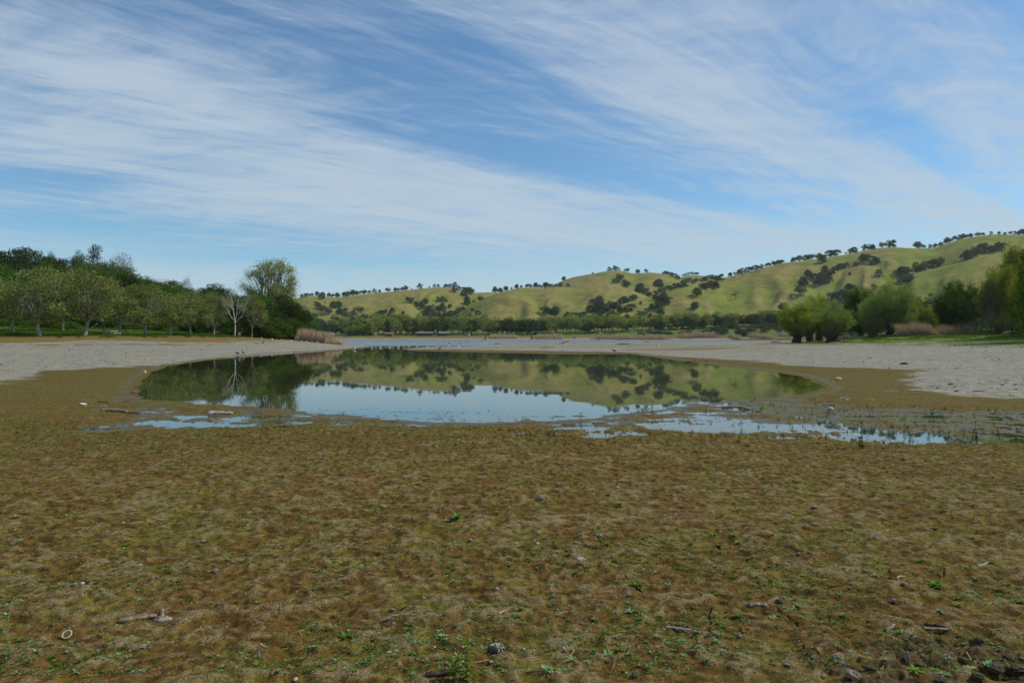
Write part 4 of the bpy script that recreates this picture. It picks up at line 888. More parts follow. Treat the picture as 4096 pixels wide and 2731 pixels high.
# --- oaks on the hills, traced group by group: (crop x, crop foot y, crop size)
def c2(L): return [(1100 + x / 1.96, 1000 + y / 1.96, s / 1.96) for x, y, s in L]
def c3(L): return [(2200 + x / 2.138, 1000 + y / 2.138, s / 2.138) for x, y, s in L]
def c4(L): return [(3000 + x / 2.146, 880 + y / 2.146, s / 2.146) for x, y, s in L]
HILL = [
 ('on the skyline of the low left hill', 'oaks along the left hill skyline', c2([(210,375,30),(240,368,35),(265,360,28),(290,358,25),(330,358,30),(375,360,40),(425,368,35),(455,372,35),(490,368,38),(545,357,35),(575,354,35),(610,355,45),(640,352,30),(675,347,35),(705,345,38),(740,342,28),(778,338,40),(820,334,26),(885,330,35),(945,324,30),(970,320,28),(1000,317,35),(1025,315,35),(1070,310,15),(1135,302,45),(1210,300,18),(1250,295,35),(1280,292,25),(1340,292,30),(1370,293,34),(1410,300,50),(1445,305,38)])),
 ('on the grassy face of the low left hill', 'oaks scattered over the left hill', c2([(370,390,50),(560,372,28),(320,440,35),(345,455,34),(395,420,15),(365,500,60),(455,455,60),(495,455,60),(420,505,50),(505,505,50),(550,510,60),(545,530,44),(650,485,45),(680,485,45),(615,535,60),(475,560,50),(920,495,48),(900,535,40),(1005,505,26),(940,545,30),(850,550,35),(905,572,24)])),
 ('in the dense wood at the foot of the left hill', 'oaks at the foot of the left hill', c2([(340,600,60),(375,600,60),(430,610,55),(460,625,60),(560,600,60),(600,595,60),(640,595,60),(680,580,60),(720,565,55),(770,565,60),(700,545,45),(800,525,50),(830,512,40),(860,500,40),(520,615,60)])),
 ('near the gully right of the low left hill', 'oaks in the gully of the left hill', c2([(1040,412,45),(1070,428,40),(1110,450,44),(1150,465,60),(1175,425,44),(1185,485,55),(1215,485,48),(1240,512,60),(1190,525,55),(1170,550,60),(1220,555,60),(1270,552,60),(1290,505,60),(1330,505,55),(1330,548,60),(1380,545,60),(1410,532,60),(1280,407,42),(1310,412,48),(1335,417,38),(1315,458,48),(1375,468,42),(1240,455,20),(1440,497,44),(1460,482,34),(1475,472,30)])),
 ('in the clump right of the left hill top', 'oak clump right of the left hill top', c2([(1410,333,55),(1485,312,45),(1480,362,50),(1520,350,62),(1500,330,45),(1510,428,58),(1500,398,44),(1545,340,40),(1560,418,30),(1610,402,42)])),
 ('on the skyline of the middle shoulder hill', 'oaks along the middle hill skyline', c2([(1725,330,42),(1765,330,32),(1810,317,35),(1855,307,22),(1895,300,38),(1930,295,18),(1980,293,36),(2005,293,32),(2045,294,38),(2080,298,30),(2125,298,42),(2160,292,26),(2180,292,24),(2205,290,24),(2240,284,32),(2265,238,35),(2297,287,28)])),
 ('at the foot of the middle shoulder hill', 'oaks on the middle hill', c2([(1545,487,32),(1530,522,30),(1590,517,46),(2110,507,58),(2140,503,60),(2190,517,62),(2205,503,50),(2290,542,55),(2330,545,60),(1490,560,40),(1630,570,40)]) + c3([(160,592,62),(210,592,60),(250,585,60),(290,588,60),(30,560,70),(90,318,30),(150,313,25)])),
 ('on the skyline of the pointed green hill', 'oaks along the pointed hill skyline', c3([(118,262,36),(365,205,15),(505,180,34),(550,173,38),(572,173,30),(593,173,16),(657,192,32),(750,197,38),(820,192,32),(970,212,28),(990,210,32),(1010,215,34),(1040,227,42),(1065,238,36),(1090,248,32)])),
 ('on the distant crest behind the pointed hill', 'oaks on the distant crest', c3([(1140,225,25),(1160,221,26),(1185,216,26),(1215,214,28),(1245,214,28),(1260,216,24)])),
 ('on the slope of the pointed green hill', 'oaks on the slope of the pointed hill', c3([(580,292,62),(600,272,52),(555,292,42),(660,325,52),(635,310,44),(760,368,72),(770,338,60),(800,380,52),(830,392,42),(850,402,34),(930,318,60),(910,310,52),(945,320,46)])),
 ('in the gully below the pointed green hill', 'oaks in the gully below the pointed hill', c3([(900,397,50),(935,373,42),(970,362,48),(1000,352,48),(1025,347,46),(1065,335,52),(1100,326,52),(1130,320,44),(1160,315,50),(1140,272,34),(1185,282,44),(1220,290,42),(1250,283,38),(1290,277,38),(1320,270,38),(1350,252,34)])),
 ('in the central wood at the hill foot', 'oaks in the central wood below the hills', c3([(410,480,95),(390,525,80),(430,525,80),(350,467,38),(340,535,62),(480,535,80),(510,505,60),(540,512,60),(560,502,52),(590,482,52),(630,457,60),(660,452,44),(700,442,52),(720,432,42),(400,575,62),(440,575,62),(530,582,52),(500,592,52)])),
 ('on the left spur of the long right hill', 'oaks on the spur of the right hill', c3([(690,532,75),(600,552,52),(640,532,42),(775,472,36),(870,512,52),(930,522,80),(960,482,88),(1010,462,70),(900,432,52),(970,412,52),(945,562,62),(770,592,66),(830,562,46),(855,592,56),(650,612,56)])),
 ('on the open slope of the long right hill', 'oaks on the open slope of the right hill', c3([(1255,397,72),(1380,332,62),(1330,336,54),(1420,332,52),(1300,332,44),(1240,522,82),(1460,267,54),(1430,272,60),(1400,257,46),(1375,252,46)])),
 ('on the lower skyline of the long right hill', 'oaks along the lower right hill skyline', c3([(1540,217,32),(1580,214,28),(1615,210,46),(1640,204,56),(1670,197,38),(1700,192,46),(1725,185,38),(1755,177,44),(1780,171,44),(1810,161,38),(1850,145,38),(1875,137,36),(1910,126,38),(1940,119,38),(1975,109,34)]) ),
 ('on the middle skyline of the long right hill', 'oaks along the middle right hill skyline', c4([(210,381,34),(240,376,36),(270,371,34),(365,358,44),(385,356,46),(425,353,56),(475,341,46),(500,339,46),(530,336,48),(590,330,52),(610,331,44),(640,330,34),(680,319,60),(705,316,60),(735,302,50),(822,292,22),(860,285,52),(890,281,62),(985,263,52),(1010,259,48),(1045,254,48),(1135,236,46),(1190,231,62),(1225,231,62)])),
 ('on the upper skyline of the long right hill', 'oaks along the upper right hill skyline', c4([(1435,244,56),(1490,244,34),(1545,241,42),(1590,236,34),(1635,226,34),(1690,206,46),(1715,194,46),(1760,181,50),(1800,166,46),(1830,159,44),(1860,151,38),(1890,147,34),(1945,141,34),(1970,136,36),(2000,133,30),(2065,128,30),(2135,126,28),(2185,126,20),(2230,127,36),(2270,127,32),(2300,127,38),(2330,127,46)])),
 ('on the knoll of the long right hill', 'oaks about the knoll of the right hill', c4([(620,367,60),(965,367,56),(1005,362,62),(1040,372,62),(1085,387,62),(1045,392,42),(905,402,46),(760,442,58),(790,432,54),(825,422,56),(690,482,62),(720,462,54),(640,462,62),(510,502,64),(545,517,54),(490,492,54),(455,562,68),(600,562,80),(620,522,80),(650,512,62),(680,552,54),(430,647,76),(1105,502,72),(855,477,25),(845,600,46),(870,598,40)])),
 ('in the dark clump behind the big willow', 'oak clump behind the big willow', c4([(1250,482,62),(1300,482,72),(1340,474,62),(1350,552,95),(1300,545,72),(1420,447,62),(1460,442,62),(1500,432,66),(1540,417,72),(1580,412,72),(1620,402,62)])),
 ('on the crest of the green rightmost hill', 'oaks on the rightmost hill crest', c4([(1860,347,76),(1940,312,72),(1980,297,72),(2020,290,72),(2060,285,64),(2095,280,54),(2130,272,62),(2160,262,62)])),
 ('at the foot of the right hills', 'oaks at the foot of the right hills', c4([(280,792,80),(700,700,76),(750,700,78),(800,695,78),(850,690,72),(1060,610,62),(1400,710,64),(1450,730,64),(1520,750,70)])),
]
_all = sorted([s for _, _, L in HILL for (_, _, s) in L]); CUT = _all[max(0, len(_all) - 296)]; tiny = MB()
for phrase, grp, L in HILL:
    L = sorted(L)
    for i, (px, py, s) in enumerate(L):
        p, ok = hill_hit(px, py); d = p[1]; h = s * 1.12 / F * d * RNG.uniform(.82, 1.14); rr = RNG.random()
        k = K['hill'][int(RNG.random() * 7)] if rr < .72 else K['hill'][7 + int(RNG.random() * 4)]
        size = 'tiny' if s < 13 else 'small' if s < 20 else 'broad' if s < 30 else 'large'
        w_ = h * RNG.uniform(1.0, 1.3); rz = RNG.uniform(0, 6.28)
        if s < CUT:
            me = k.parts[1][1]; V = np.zeros(len(me.vertices) * 3, np.float32); me.vertices.foreach_get('co', V); V = V.reshape(-1, 3) * (w_ / k.w, w_ / k.w, h / k.h); Q = np.zeros(len(me.loops), np.int32); me.loops.foreach_get('vertex_index', Q); T = np.zeros(len(V), np.float32); me.attributes['tint'].data.foreach_get('value', T)
            tiny.add(V + (p[0], p[1], p[2] - h * .05), Q.reshape(-1, 4), T); continue
        place_tree(k, (p[0], p[1] , p[2] - h * .05), h, w_, f"{size} oak {phrase}, {ordn(i + 1)} from left", grp, rz)
tag(tiny.build('distant_oaks', MAT['leaf_hill_oak'], None, False), 'smallest scattered oaks dotting the skyline and gullies of the far hills', 'trees', kind='stuff')
p, _ = hill_hit(2943, 1205); place_tree(K['lean'][0], p, 11, 12, 'thin crooked oak with bare leaning limbs alone on the long right hill', rz=1)

# --- park trees on the far shore
def far_ground(px, d): x, y = xy(px, d); return (x, y, hz(x, y))
pk = []; r2 = np.random.RandomState(77)
for px in np.arange(1245, 3150, 17.0):
    q = px + r2.uniform(-6, 6); t = r2.uniform()
    dark = (.75 if 1980 < q < 2200 else .18) if q < 2400 else (.45 if q < 3000 else .5)
    if q < 1330: dark = .9
    pk.append((q, 622 + r2.uniform(-10, 14) + (18 if q > 2550 else 0), 'd' if t < dark else 's', 1.0))
for px in np.arange(1240, 3180, 21.0):
    q = px + r2.uniform(-8, 8); pk.append((q, 655 + r2.uniform(-8, 12), 'd' if r2.uniform() < .45 else 's', 1.12 if q < 1900 else .95))
pk.sort(); cnt = {}
for (px, d, kd, sc) in pk:
    if kd == 's' and 1240 < px < 1300: kd = 'd'
    row = 'front' if d < 648 and not (px > 2550 and d > 645) else 'back'; zone = 'left' if px < 1900 else 'middle' if px < 2550 else 'right'
    key = (kd, row, zone); cnt[key] = cnt.get(key, 0) + 1
    hh = (r2.uniform(13.5, 20) if kd == 's' else r2.uniform(11, 15.5)) * sc * (1.0 if px < 2500 else .85); hh *= .8 if px < 1420 else 1
    kk = K['park'][r2.randint(5)] if kd == 's' else K['parkd'][r2.randint(4)]
    where = {'left': 'behind the brown park huts', 'middle': 'behind the far reed beds', 'right': 'behind the far parked cars'}[zone]
    place_tree(kk, far_ground(px, d), hh, hh * r2.uniform(.8, 1.0) * (1.15 if kd == 'd' else 1), ('pale sycamore ' if kd == 's' else 'dark oak ') + f"{where}, {ordn(cnt[key])} from left in {row} row", ('pale sycamores' if kd == 's' else 'dark oaks') + f' {where}', r2.uniform(0, 6.28))
for i, (px, top, lab) in enumerate([(1650, 1262, 'bare whitish tree rising behind the long brown hut'), (2113, 1262, 'bare spreading tree among the dark oaks of the far park'), (1600, 1278, 'bare pale tree left of the long brown hut')]):
    g = far_ground(px, 636); place_tree(K['bare2'][0], g, (HY - top) / F * 636 + EYE - g[2], None, lab, rz=i)
for i, (px, top, w_, d, lab) in enumerate([(2640, 1282, 50, 612, 'round very dark oak standing forward of the far sycamores'), (2930, 1264, 60, 640, 'broad dark oak in front of the far right sycamores'), (2775, 1278, 55, 630, 'dark low oak beside the far parked cars'),
        (2350, 1290, 60, 615, 'dark low oak near the white car'), (2325, 1268, 70, 650, 'broad dark oak above the far lake shore'), (3105, 1262, 66, 650, 'dark oak left of the flooded willows')]):
    g = far_ground(px, d); h = (HY - top) / F * d + EYE - g[2]; place_tree(K['parkd'][i % 4], g, h, w_ / F * d, lab, 'single dark oaks on the far shore', i)
for i, (px, top, w_, lab) in enumerate([(1420, 1300, 44, 'pale yellow green willow right of the white boats'), (1450, 1296, 46, 'yellowish willow left of the tan hut'), (1480, 1288, 50, 'green willow just left of the tan hut'), (1395, 1305, 36, 'grey green willow bush on the far left shore')]):
    g = far_ground(px, 606); h = (HY - top) / F * 606 + EYE - g[2]; place_tree(K['wil' if i % 2 else 'wily'][i % 2], g, h, w_ / F * 606, lab, 'willows on the far left shore', i)
# shrubs on the far right bank
r3 = np.random.RandomState(5); sh = sorted([(r3.uniform(2860, 3190), r3.uniform(575, 625)) for _ in range(46)] + [(r3.uniform(2420, 2860), r3.uniform(586, 600)) for _ in range(16)])
for i, (px, d) in enumerate(sh):
    g = far_ground(px, d); place_tree(K['shrub'][r3.randint(3)], g, r3.uniform(3.2, 6) if px > 2860 else r3.uniform(1.6, 2.6), r3.uniform(8, 12), f"{'grey green' if px > 2860 else 'low dark'} shrub on the bank above the far reeds, {ordn(i + 1)} from the left", 'shrubs on the far bank', r3.uniform(0, 6), 'bush')

# --- sycamores of the left bank, with the bare tree between
for i, (px, d, top, w_, lab) in enumerate([(-150, 90, 1060, 250, 'wide sycamore at the very left edge of the bank'), (50, 103, 1090, 210, 'sycamore with grey trunk set back at the left end of the row'), (163, 92, 1073, 235, 'pale trunked sycamore, first tall one from the left'), (336, 97, 1052, 250, 'tallest sycamore of the bank, its trunk left of the picnic table'),
        (477, 106, 1160, 160, 'slim sycamore just right of the picnic table'), (583, 110, 1132, 190, 'sycamore second to the right of the picnic table'), (679, 115, 1146, 180, 'rounded sycamore in the middle of the bank row'), (766, 121, 1162, 160, 'sycamore left of the log shed'), (853, 127, 1170, 150, 'leaning limbed sycamore in front of the log shed'), (1006, 137, 1163, 150, 'last sycamore of the row, right of the white bare tree'),
        (420, 118, 1120, 150, 'sycamore in the second row behind the picnic table'), (250, 112, 1080, 170, 'sycamore in the second row between the two tall ones')]):
    x, y = xy(px, d); z = hz(x, y); h = (HY - top) / F * d + EYE - z; place_tree(K['syc'][i % 5], (x, y, z), h * (1 + .05 * ((i * 7) % 3 - 1)), (1.22 if i not in (8, 9) else .92) * w_ / F * d, lab, 'sycamores along the left bank', i * 1.3)
x, y = xy(938, 126); z = hz(x, y); place_tree(K['bare'][0], (x, y, z), (HY - 1140) / F * 126 + EYE - z, 165 / F * 126, 'white barked leafless tree between the last sycamores', rz=.6)
# --- wood behind them
LW = []
sky_l = np.array([(-900, 960), (-300, 970), (0, 982), (80, 976), (130, 992), (200, 1022), (290, 1022), (340, 1020), (420, 1030), (500, 1052), (560, 1087), (620, 1100), (700, 1112), (740, 1128), (800, 1148), (850, 1126), (900, 1124), (950, 1150), (1010, 1160)], float)
r4 = np.random.RandomState(9)
for d, step in ((205, 62), (182, 60), (160, 62), (142, 58)):
    for px in np.arange(-420 if d > 150 else -350, 1010 if d < 160 else 930, step):
        q = px + r4.uniform(-16, 16); top = np.interp(q, sky_l[:, 0], sky_l[:, 1]); dd = d + r4.uniform(-6, 6); x, y = xy(q, dd); z = hz(x, y)
        full = (HY - top) / F * dd + EYE - z
        if d == 205: h = full * r4.uniform(.86, 1.02)
        else: h = min(full * .9, {182: 12.0, 160: 11.0, 142: 9.0}[d] * r4.uniform(.85, 1.1))
        if d == 142 and 840 < q < 960: continue
        LW.append((q, dd, x, y, z, max(h, 4.5), d))
cn = {}
for (q, dd, x, y, z, h, row) in sorted(LW):
    rn = {205: 'skyline', 182: 'third', 160: 'second', 142: 'lowest'}[row]; kd = 'oakb' if r4.uniform() < (.45 if q > 250 else .25) else 'oak'
    ke = (rn, kd); cn[ke] = cn.get(ke, 0) + 1
    place_tree(K[kd][r4.randint(len(K[kd]))], (x, y, z - .3), h, max(h * r4.uniform(.95, 1.15), 10.5), f"{'bright' if kd == 'oakb' else 'dark'} oak of the left wood, {ordn(cn[ke])} such in the {rn} row", 'oaks of the left wood', r4.uniform(0, 6.28))
def specimen(kind, i, px, d, top, w_, lab, grp=None, zoff=0.0, rz=None, cat=None):
    x, y = xy(px, d); z = hz(x, y); h = (HY - top) / F * d + EYE - z; return place_tree(K[kind][i % len(K[kind])], (x, y, z - zoff), h, w_ / F * d, lab, grp, (px * .37) % 6.28 if rz is None else rz, cat=cat)
specimen('euc', 0, 385, 198, 974, 112, 'tall grey green eucalyptus above the left wood'); specimen('olive', 0, 485, 190, 996, 110, 'thin open crowned tree right of the eucalyptus'); specimen('olive', 1, 745, 190, 1096, 60, 'sparse tree sticking out of the low skyline')
specimen('oakb', 1, 312, 206, 996, 80, 'small dark tree left of the eucalyptus top'); specimen('oakb', 1, 205, 200, 1003, 70, 'bronze green tree on the left wood skyline')
specimen('cotton', 0, 1085, 172, 1034, 250, 'tall fan shaped cottonwood with fresh yellow green leaves', rz=.4)
for i, (kd, px, d, top, w_, lab) in enumerate([('oak', 865, 168, 1121, 170, 'dark oak behind the white bare tree'), ('oakb', 1052, 150, 1158, 175, 'bright oak under the cottonwood'), ('oak', 1140, 165, 1165, 150, 'dark oak at the right foot of the cottonwood'), ('oak', 1172, 152, 1188, 175, 'dark oak in the right end clump of the wood'),
        ('oakb', 1205, 156, 1222, 150, 'last bright oak at the right end of the wood'), ('oak', 1110, 146, 1232, 150, 'dark oak just behind the round bush'), ('oak', 985, 160, 1168, 130, 'dark oak right of the white bare tree'), ('oakb', 1165, 145, 1262, 150, 'low bright oak beside the reed clump')]):
    specimen(kd, i, px, d, top, w_, lab, 'oaks at the right end of the left wood', .4)
specimen('bush', 0, 1085, 141, 1262, 165, 'round dark bush at the water side of the wood'); specimen('olive', 0, 1145, 158, 1178, 80, 'grey leafed tree in the right end clump'); specimen('bush', 1, 1190, 148, 1292, 120, 'dark bush behind the dry reed clump', zoff=.2)
specimen('olive', 1, 1010, 176, 1128, 90, 'sparse grey tree left of the cottonwood')
for i, px in enumerate(range(-60, 1020, 66)):
    if 820 < px < 930: continue
    specimen('bush', i, px + r4.uniform(-12, 12), 136 + r4.uniform(-3, 4) + (0 if px > 300 else -10), 1262 + r4.uniform(-8, 16), 110, f'shaded bush at the foot of the left wood, {ordn(i + 1)} from the left', 'bushes at the foot of the left wood', .3)

# --- right side: flooded willows and the trees behind
for i, (px, d, top, w_, lab) in enumerate([(3188, 108, 1200, 150, 'yellow green willow on a shaggy root stool, nearest the dark tub'), (3238, 114, 1192, 120, 'flooded willow second from the left of the group'), (3276, 117, 1182, 120, 'yellow flooded willow in the middle of the group'), (3315, 106, 1228, 105, 'twiggy flooded willow with few leaves'), (3342, 107, 1215, 130, 'pale flooded willow at the right of the group')]):
    x, y = xy(px, d); z = hz(x, y); h = (HY - top) / F * d + EYE - z; place_tree(K['stool'][i], (x, y, z), h, w_ / F * d, lab, 'flooded willows on root stools', i * 1.1)
for i, (kd, px, d, top, w_, lab) in enumerate([('wilg', 3440, 142, 1140, 140, 'dark green tree just right of the flooded willows'), ('wil', 3560, 130, 1105, 170, 'big pale green willow, the tallest of the right shore'), ('wil', 3500, 134, 1160, 110, 'pale willow leaning against the biggest one'), ('thick', 3487, 126, 1240, 92, 'low dark thicket at the foot of the big willow'), ('wily', 3655, 146, 1188, 74, 'yellow green tree right of the big willow'),
        ('wily', 3718, 143, 1222, 70, 'small bright yellow tree above the bent reeds'), ('wil', 3622, 137, 1170, 90, 'pale willow right behind the big willow'), ('pine', 3727, 320, 1163, 66, 'dark pine standing behind the yellow tree'), ('wilg', 3800, 128, 1130, 120, 'green tree left in the dark right wood'), ('wilg', 3862, 132, 1124, 130, 'dark green tree in the middle of the right wood'),
        ('olive', 3925, 122, 1160, 130, 'olive grey open tree before the right wood'), ('wily', 4000, 118, 1048, 150, 'tall yellow green willow beside the right edge'), ('wily', 4045, 126, 982, 140, 'tallest yellow willow at the right edge'), ('olive', 3960, 116, 1096, 110, 'thin dark limbed tree beside the yellow willows'), ('thick', 3985, 112, 1236, 190, 'wide grey twiggy shrub on the right bank'), ('thick', 4065, 108, 1256, 150, 'brown twiggy shrub at the right edge'),
        ('big', 4155, 84, 905, 205, 'near dark broadleaf tree cut by the right edge'), ('big', 4110, 96, 1060, 110, 'broadleaf tree with bright leaves behind the near one'), ('wilg', 3760, 150, 1225, 90, 'low green tree behind the bent reeds'), ('oak', 3905, 160, 1180, 140, 'dark tree filling the back of the right wood'), ('oak', 3810, 165, 1200, 140, 'dark tree behind the left of the right wood'), ('oak', 4010, 155, 1150, 150, 'dark tree behind the yellow willows'),
        ('wilg', 3395, 150, 1240, 80, 'low green tree behind the flooded willows'), ('oak', 3330, 240, 1218, 110, 'dark tree far behind the flooded willows'), ('oak', 3480, 250, 1200, 130, 'dark tree behind the pale willows'), ('thick', 3860, 121, 1275, 120, 'dark thicket behind the bent reeds'), ('oak', 4240, 100, 1000, 200, 'dark tree outside the right wood edge'), ('thick', 4180, 98, 1230, 160, 'twiggy shrub below the near broadleaf tree'), ('wilg', 3690, 152, 1205, 80, 'green tree between the yellow trees')]):
    specimen(kd, i, px, d, top, w_, lab, 'trees of the right shore', .1)
specimen('thick', 1, 3395, 122, 1322, 90, 'low bush with fallen branches beside the flooded willows')

# --- reeds and grass: nobody could count the blades
def reeds(spans, n, lab, h, seed, lean=(0, 0), mt='reed_dry', wd=.02, name='reeds', cat='reeds'):
    rng = np.random.RandomState(seed); V = []; T = []; 
    px0, d0, px1, d1, dep = spans; t = rng.uniform(0, 1, n); px = px0 + (px1 - px0) * t; d = d0 + (d1 - d0) * t + rng.uniform(-.5, .5, n) * dep
    edge = np.clip(np.minimum(t, 1 - t) * 9, .35, 1); x = (px - CX) / F * d; y = d; z = terrain(x, y); ok = z > -.25; x, y, z, edge = x[ok], y[ok], z[ok], edge[ok]; n = len(x)
    L = h * rng.uniform(.55, 1.1, n) * edge * (1 + .32 * pn(x / 1.6, y / 1.6, 300)) * (1 - .35 * (rng.uniform(size=n) < .5)); dx = rng.normal(size=n) * .16 + lean[0]; dy = rng.normal(size=n) * .16 + lean[1]; an = rng.uniform(0, 3.14, n); wx, wy = np.cos(an) * wd, np.sin(an) * wd
    tp = rng.uniform(.2, 1, n); z = z - .05; hk = rng.uniform(.0, .5, n) * (.4 + abs(lean[0]))
    P = []
    for k, (f, ww) in enumerate(((0, 1), (.55, .85), (.85, .6), (1.0, .15))):
        bx = x + dx * L * f + np.sign(lean[0] or 1) * hk * L * max(0, f - .5) * 1.2; by = y + dy * L * f; bz = z + L * (f - .25 * hk * max(0, f - .5) * 2)
        P += [np.stack([bx - wx * ww, by - wy * ww, bz], 1), np.stack([bx + wx * ww, by + wy * ww, bz], 1)]
    V = np.stack(P, 1).reshape(-1, 3); Q = np.concatenate([np.stack([np.arange(n) * 8 + 2 * k + q for q in (0, 1, 3, 2)], 1) for k in range(3)]); m = MB(); m.add(V, Q, np.repeat(tp, 8))
    o = m.build(name, MAT[mt], None, False); return tag(o, lab, cat, kind='stuff')
reeds((1180, 136, 1345, 134, 7), 5200, 'clump of dry tan reeds on the point below the left wood', 2.35, 1, wd=.035); reeds((1295, 131, 1372, 131, 3), 1300, 'low fringe of dry reeds at the tip of the left point', 1.25, 2, wd=.035)
for k, (a, b, hh, lab) in enumerate([(1950, 2075, 3.4, 'dry reed bed on the far shore, leftmost'), (2135, 2260, 3.6, 'dry reed bed on the far shore left of the blue tarp'), (2362, 2690, 3.6, 'long dry reed bed in the middle of the far shore'), (2708, 2885, 4.2, 'taller dry reed bed right of the long one'), (2918, 2972, 3.8, 'short dry reed bed below the far shrubs'), (2980, 3092, 3.8, 'dry reed bed left of the flooded willows'), (3098, 3380, 3.8, 'dry reed bed behind the flooded willows')]):
    dd = 574 if b < 2700 else 578; d1 = dd if b < 2900 else 545; reeds((a, dd, b, d1, 9), int((b - a) * 13), lab, hh, 10 + k, wd=.14)
reeds((3590, 124, 3760, 122, 9), 3400, 'dry brown reeds bent over towards the left below the yellow tree', 2.4, 20, (-.55, 0), 'reed_brown', wd=.03); reeds((3740, 123, 3905, 121, 8), 2300, 'dry brown reeds in the shade of the right wood', 1.6, 21, (-.3, 0), 'reed_brown', wd=.03)
def turf(region, n, hgt, seed, lab, mt, wd=.03, mask=None):
    rng = np.random.RandomState(seed); px = rng.uniform(region[0], region[1], n); d = rng.uniform(region[2], region[3], n); x = (px - CX) / F * d; z = terrain(x, d); ok = z > .02
    if mask is not None: ok &= mask(px, d, x, z)
    x, d, z = x[ok], d[ok], z[ok]; n = len(x); P = []
    for k in range(3): P.append(np.stack([x + rng.normal(size=n) * .08, d + rng.normal(size=n) * .08, z - .03], 1))
    L = (hgt * rng.uniform(.4, 1.2, n) * (1 + .6 * pn(x / 4, d / 4, 310))); dx, dy = rng.normal(size=n) * .35, rng.normal(size=n) * .35; an = rng.uniform(0, 3.14, n); wx, wy = np.cos(an) * wd, np.sin(an) * wd; b = P[0]
    V = np.stack([b + np.stack([-wx, -wy, 0 * wx], 1), b + np.stack([wx, wy, 0 * wx], 1), b + np.stack([dx * L + wx * .2, dy * L + wy * .2, L], 1), b + np.stack([dx * L - wx * .2, dy * L - wy * .2, L], 1)], 1).reshape(-1, 3)
    m = MB(); m.add(V, np.arange(4 * n).reshape(n, 4), np.repeat(np.clip(.5 + rng.normal(size=n) * .25, 0, 1), 4)); return tag(m.build('grass', MAT[mt], None, False), lab, 'grass', kind='stuff')
turf((-350, 1080, 86, 136), 60000, .30, 31, 'lush green grass of the left bank under the sycamores', 'grass_blade', .035, lambda px, d, x, z: (z + .25 * fbm(x / 9, d / 9, 4, 101) > 1.92))
turf((3450, 4600, 78, 122), 42000, .22, 32, 'green grass of the right bank', 'grass_blade', .03, lambda px, d, x, z: (z + .25 * fbm(x / 9, d / 9, 4, 101) > 1.2) & (pn(x / 5, d / 4, 312) > -.15))
turf((3120, 4600, 55, 112), 42000, .13, 33, 'pale seedling grass on the sand before the right bank', 'grass_pale', .03, lambda px, d, x, z: (z > .62) & (z < 1.45) & (pn(x / 3, d / 3, 313) + .5 * pn(x / .9, d / .9, 314) > .05))
turf((-200, 1100, 70, 96), 9000, .10, 34, 'thin tufts of pale grass on the left sand', 'grass_pale', .03, lambda px, d, x, z: (z > .8) & (z < 1.4) & (pn(x / 4, d / 3, 315) > .25))
tf = MB()
for i, px in enumerate([240, 318, 410, 430, 448, 578, 622, 660, 745, 757, 800, 815, 842, 858, 870, 884, 898, 915, 930, 946, 960, 975, 996]):
    p = hit(px, 1349 if px > 700 else 1351, 70); r_ = r4.uniform(.14, .3); o = empty('grass_tuft', p, r4.uniform(0, 6)); tag(o, f'dark green weed tuft in front of the left bank grass, {ordn(i + 1)} from the left', 'plant', 'weed tufts along the left bank')
    mb = MB(); C = r4.normal(size=(150, 3)) * (r_, r_, r_ * .6); C[:, 2] = np.abs(C[:, 2]); leaves(mb, C, .055, r4, np.clip(r4.normal(size=150) * .2 + .3, 0, 1)); mb.build('leaves', MAT['grass_blade'], o, False)
# ------------------------------------------------------------------ small things on the banks
p = hit(448, 1345, 70); o = empty('picnic_table', p, 0); tag(o, 'cream picnic table with curved pipe legs on the left bank', 'table')
m = MB(); m.add(*box((0, 0, .75), (.80, 1.9, .05))); m.build('tabletop', MAT['paint_cream'], o, False)
for sx in (-1, 1):
    m = MB(); m.add(*box((sx * .66, 0, .46), (.28, 1.9, .05))); m.build('bench', MAT['paint_cream'], o, False)
for sy in (-.65, .65):
    m = MB(); 
    for sx in (-1, 1):
        m.add(*tube([(sx * .80, sy, .42), (sx * .86, sy, .25), (sx * .80, sy, .06), (sx * .55, sy, .03), (sx * .30, sy, .04), (sx * .20, sy, .2), (sx * .2, sy, .72)], [.03] * 7, 6)); m.add(*tube([(sx * .2, sy, .43), (sx * .8, sy, .43)], [.025] * 2, 6))
    m.build('leg', MAT['paint_cream'], o)
x, y = xy(958, 131); z = hz(x, y); o = empty('information_board', (x, y, z), .1); tag(o, 'brown park information board with a white leaflet box', 'sign')
m = MB(); m.add(*box((0, 0, 1.45), (.50, .10, .85))); m.build('board', MAT['board_brown'], o, False)
m = MB(); m.add(*box((0, -.06, .62), (.34, .10, .6))); m.build('panel', MAT['paper'], o, False)
for sx in (-.29, .29): m = MB(); m.add(*box((sx, 0, 1.0), (.07, .08, 2.2))); m.build('post', MAT['board_brown'], o, False)
m = MB(); m.add(*box((0, 0, 2.14), (.75, .35, .07))); m.build('cap', MAT['board_brown'], o, False)
x, y = xy(870, 150); z = hz(x, y); o = empty('log_shed', (x, y, z), .15); tag(o, 'grey log shed half hidden behind the sycamores', 'building'); m = MB()
for k in range(9): m.add(*tube([(-1.6, 0, .2 + k * .24), (1.6, 0, .2 + k * .24)], [.13, .13], 8))
m.add(*box((0, 1.2, 1.1), (3.1, 2.3, 2.2))); m.build('wall', MAT['log_wall'], o, False)
m = MB(); m.add(*box((0, 1.1, 2.5), (3.8, 3.0, .12))); m.build('roof', MAT['wall_brown'], o, False); m = MB(); m.add(*box((1.95, -.1, .9), (.12, .7, 1.8))); m.build('post', MAT['plastic_cream'], o, False)
x, y = xy(188, 103); z = hz(x, y); 
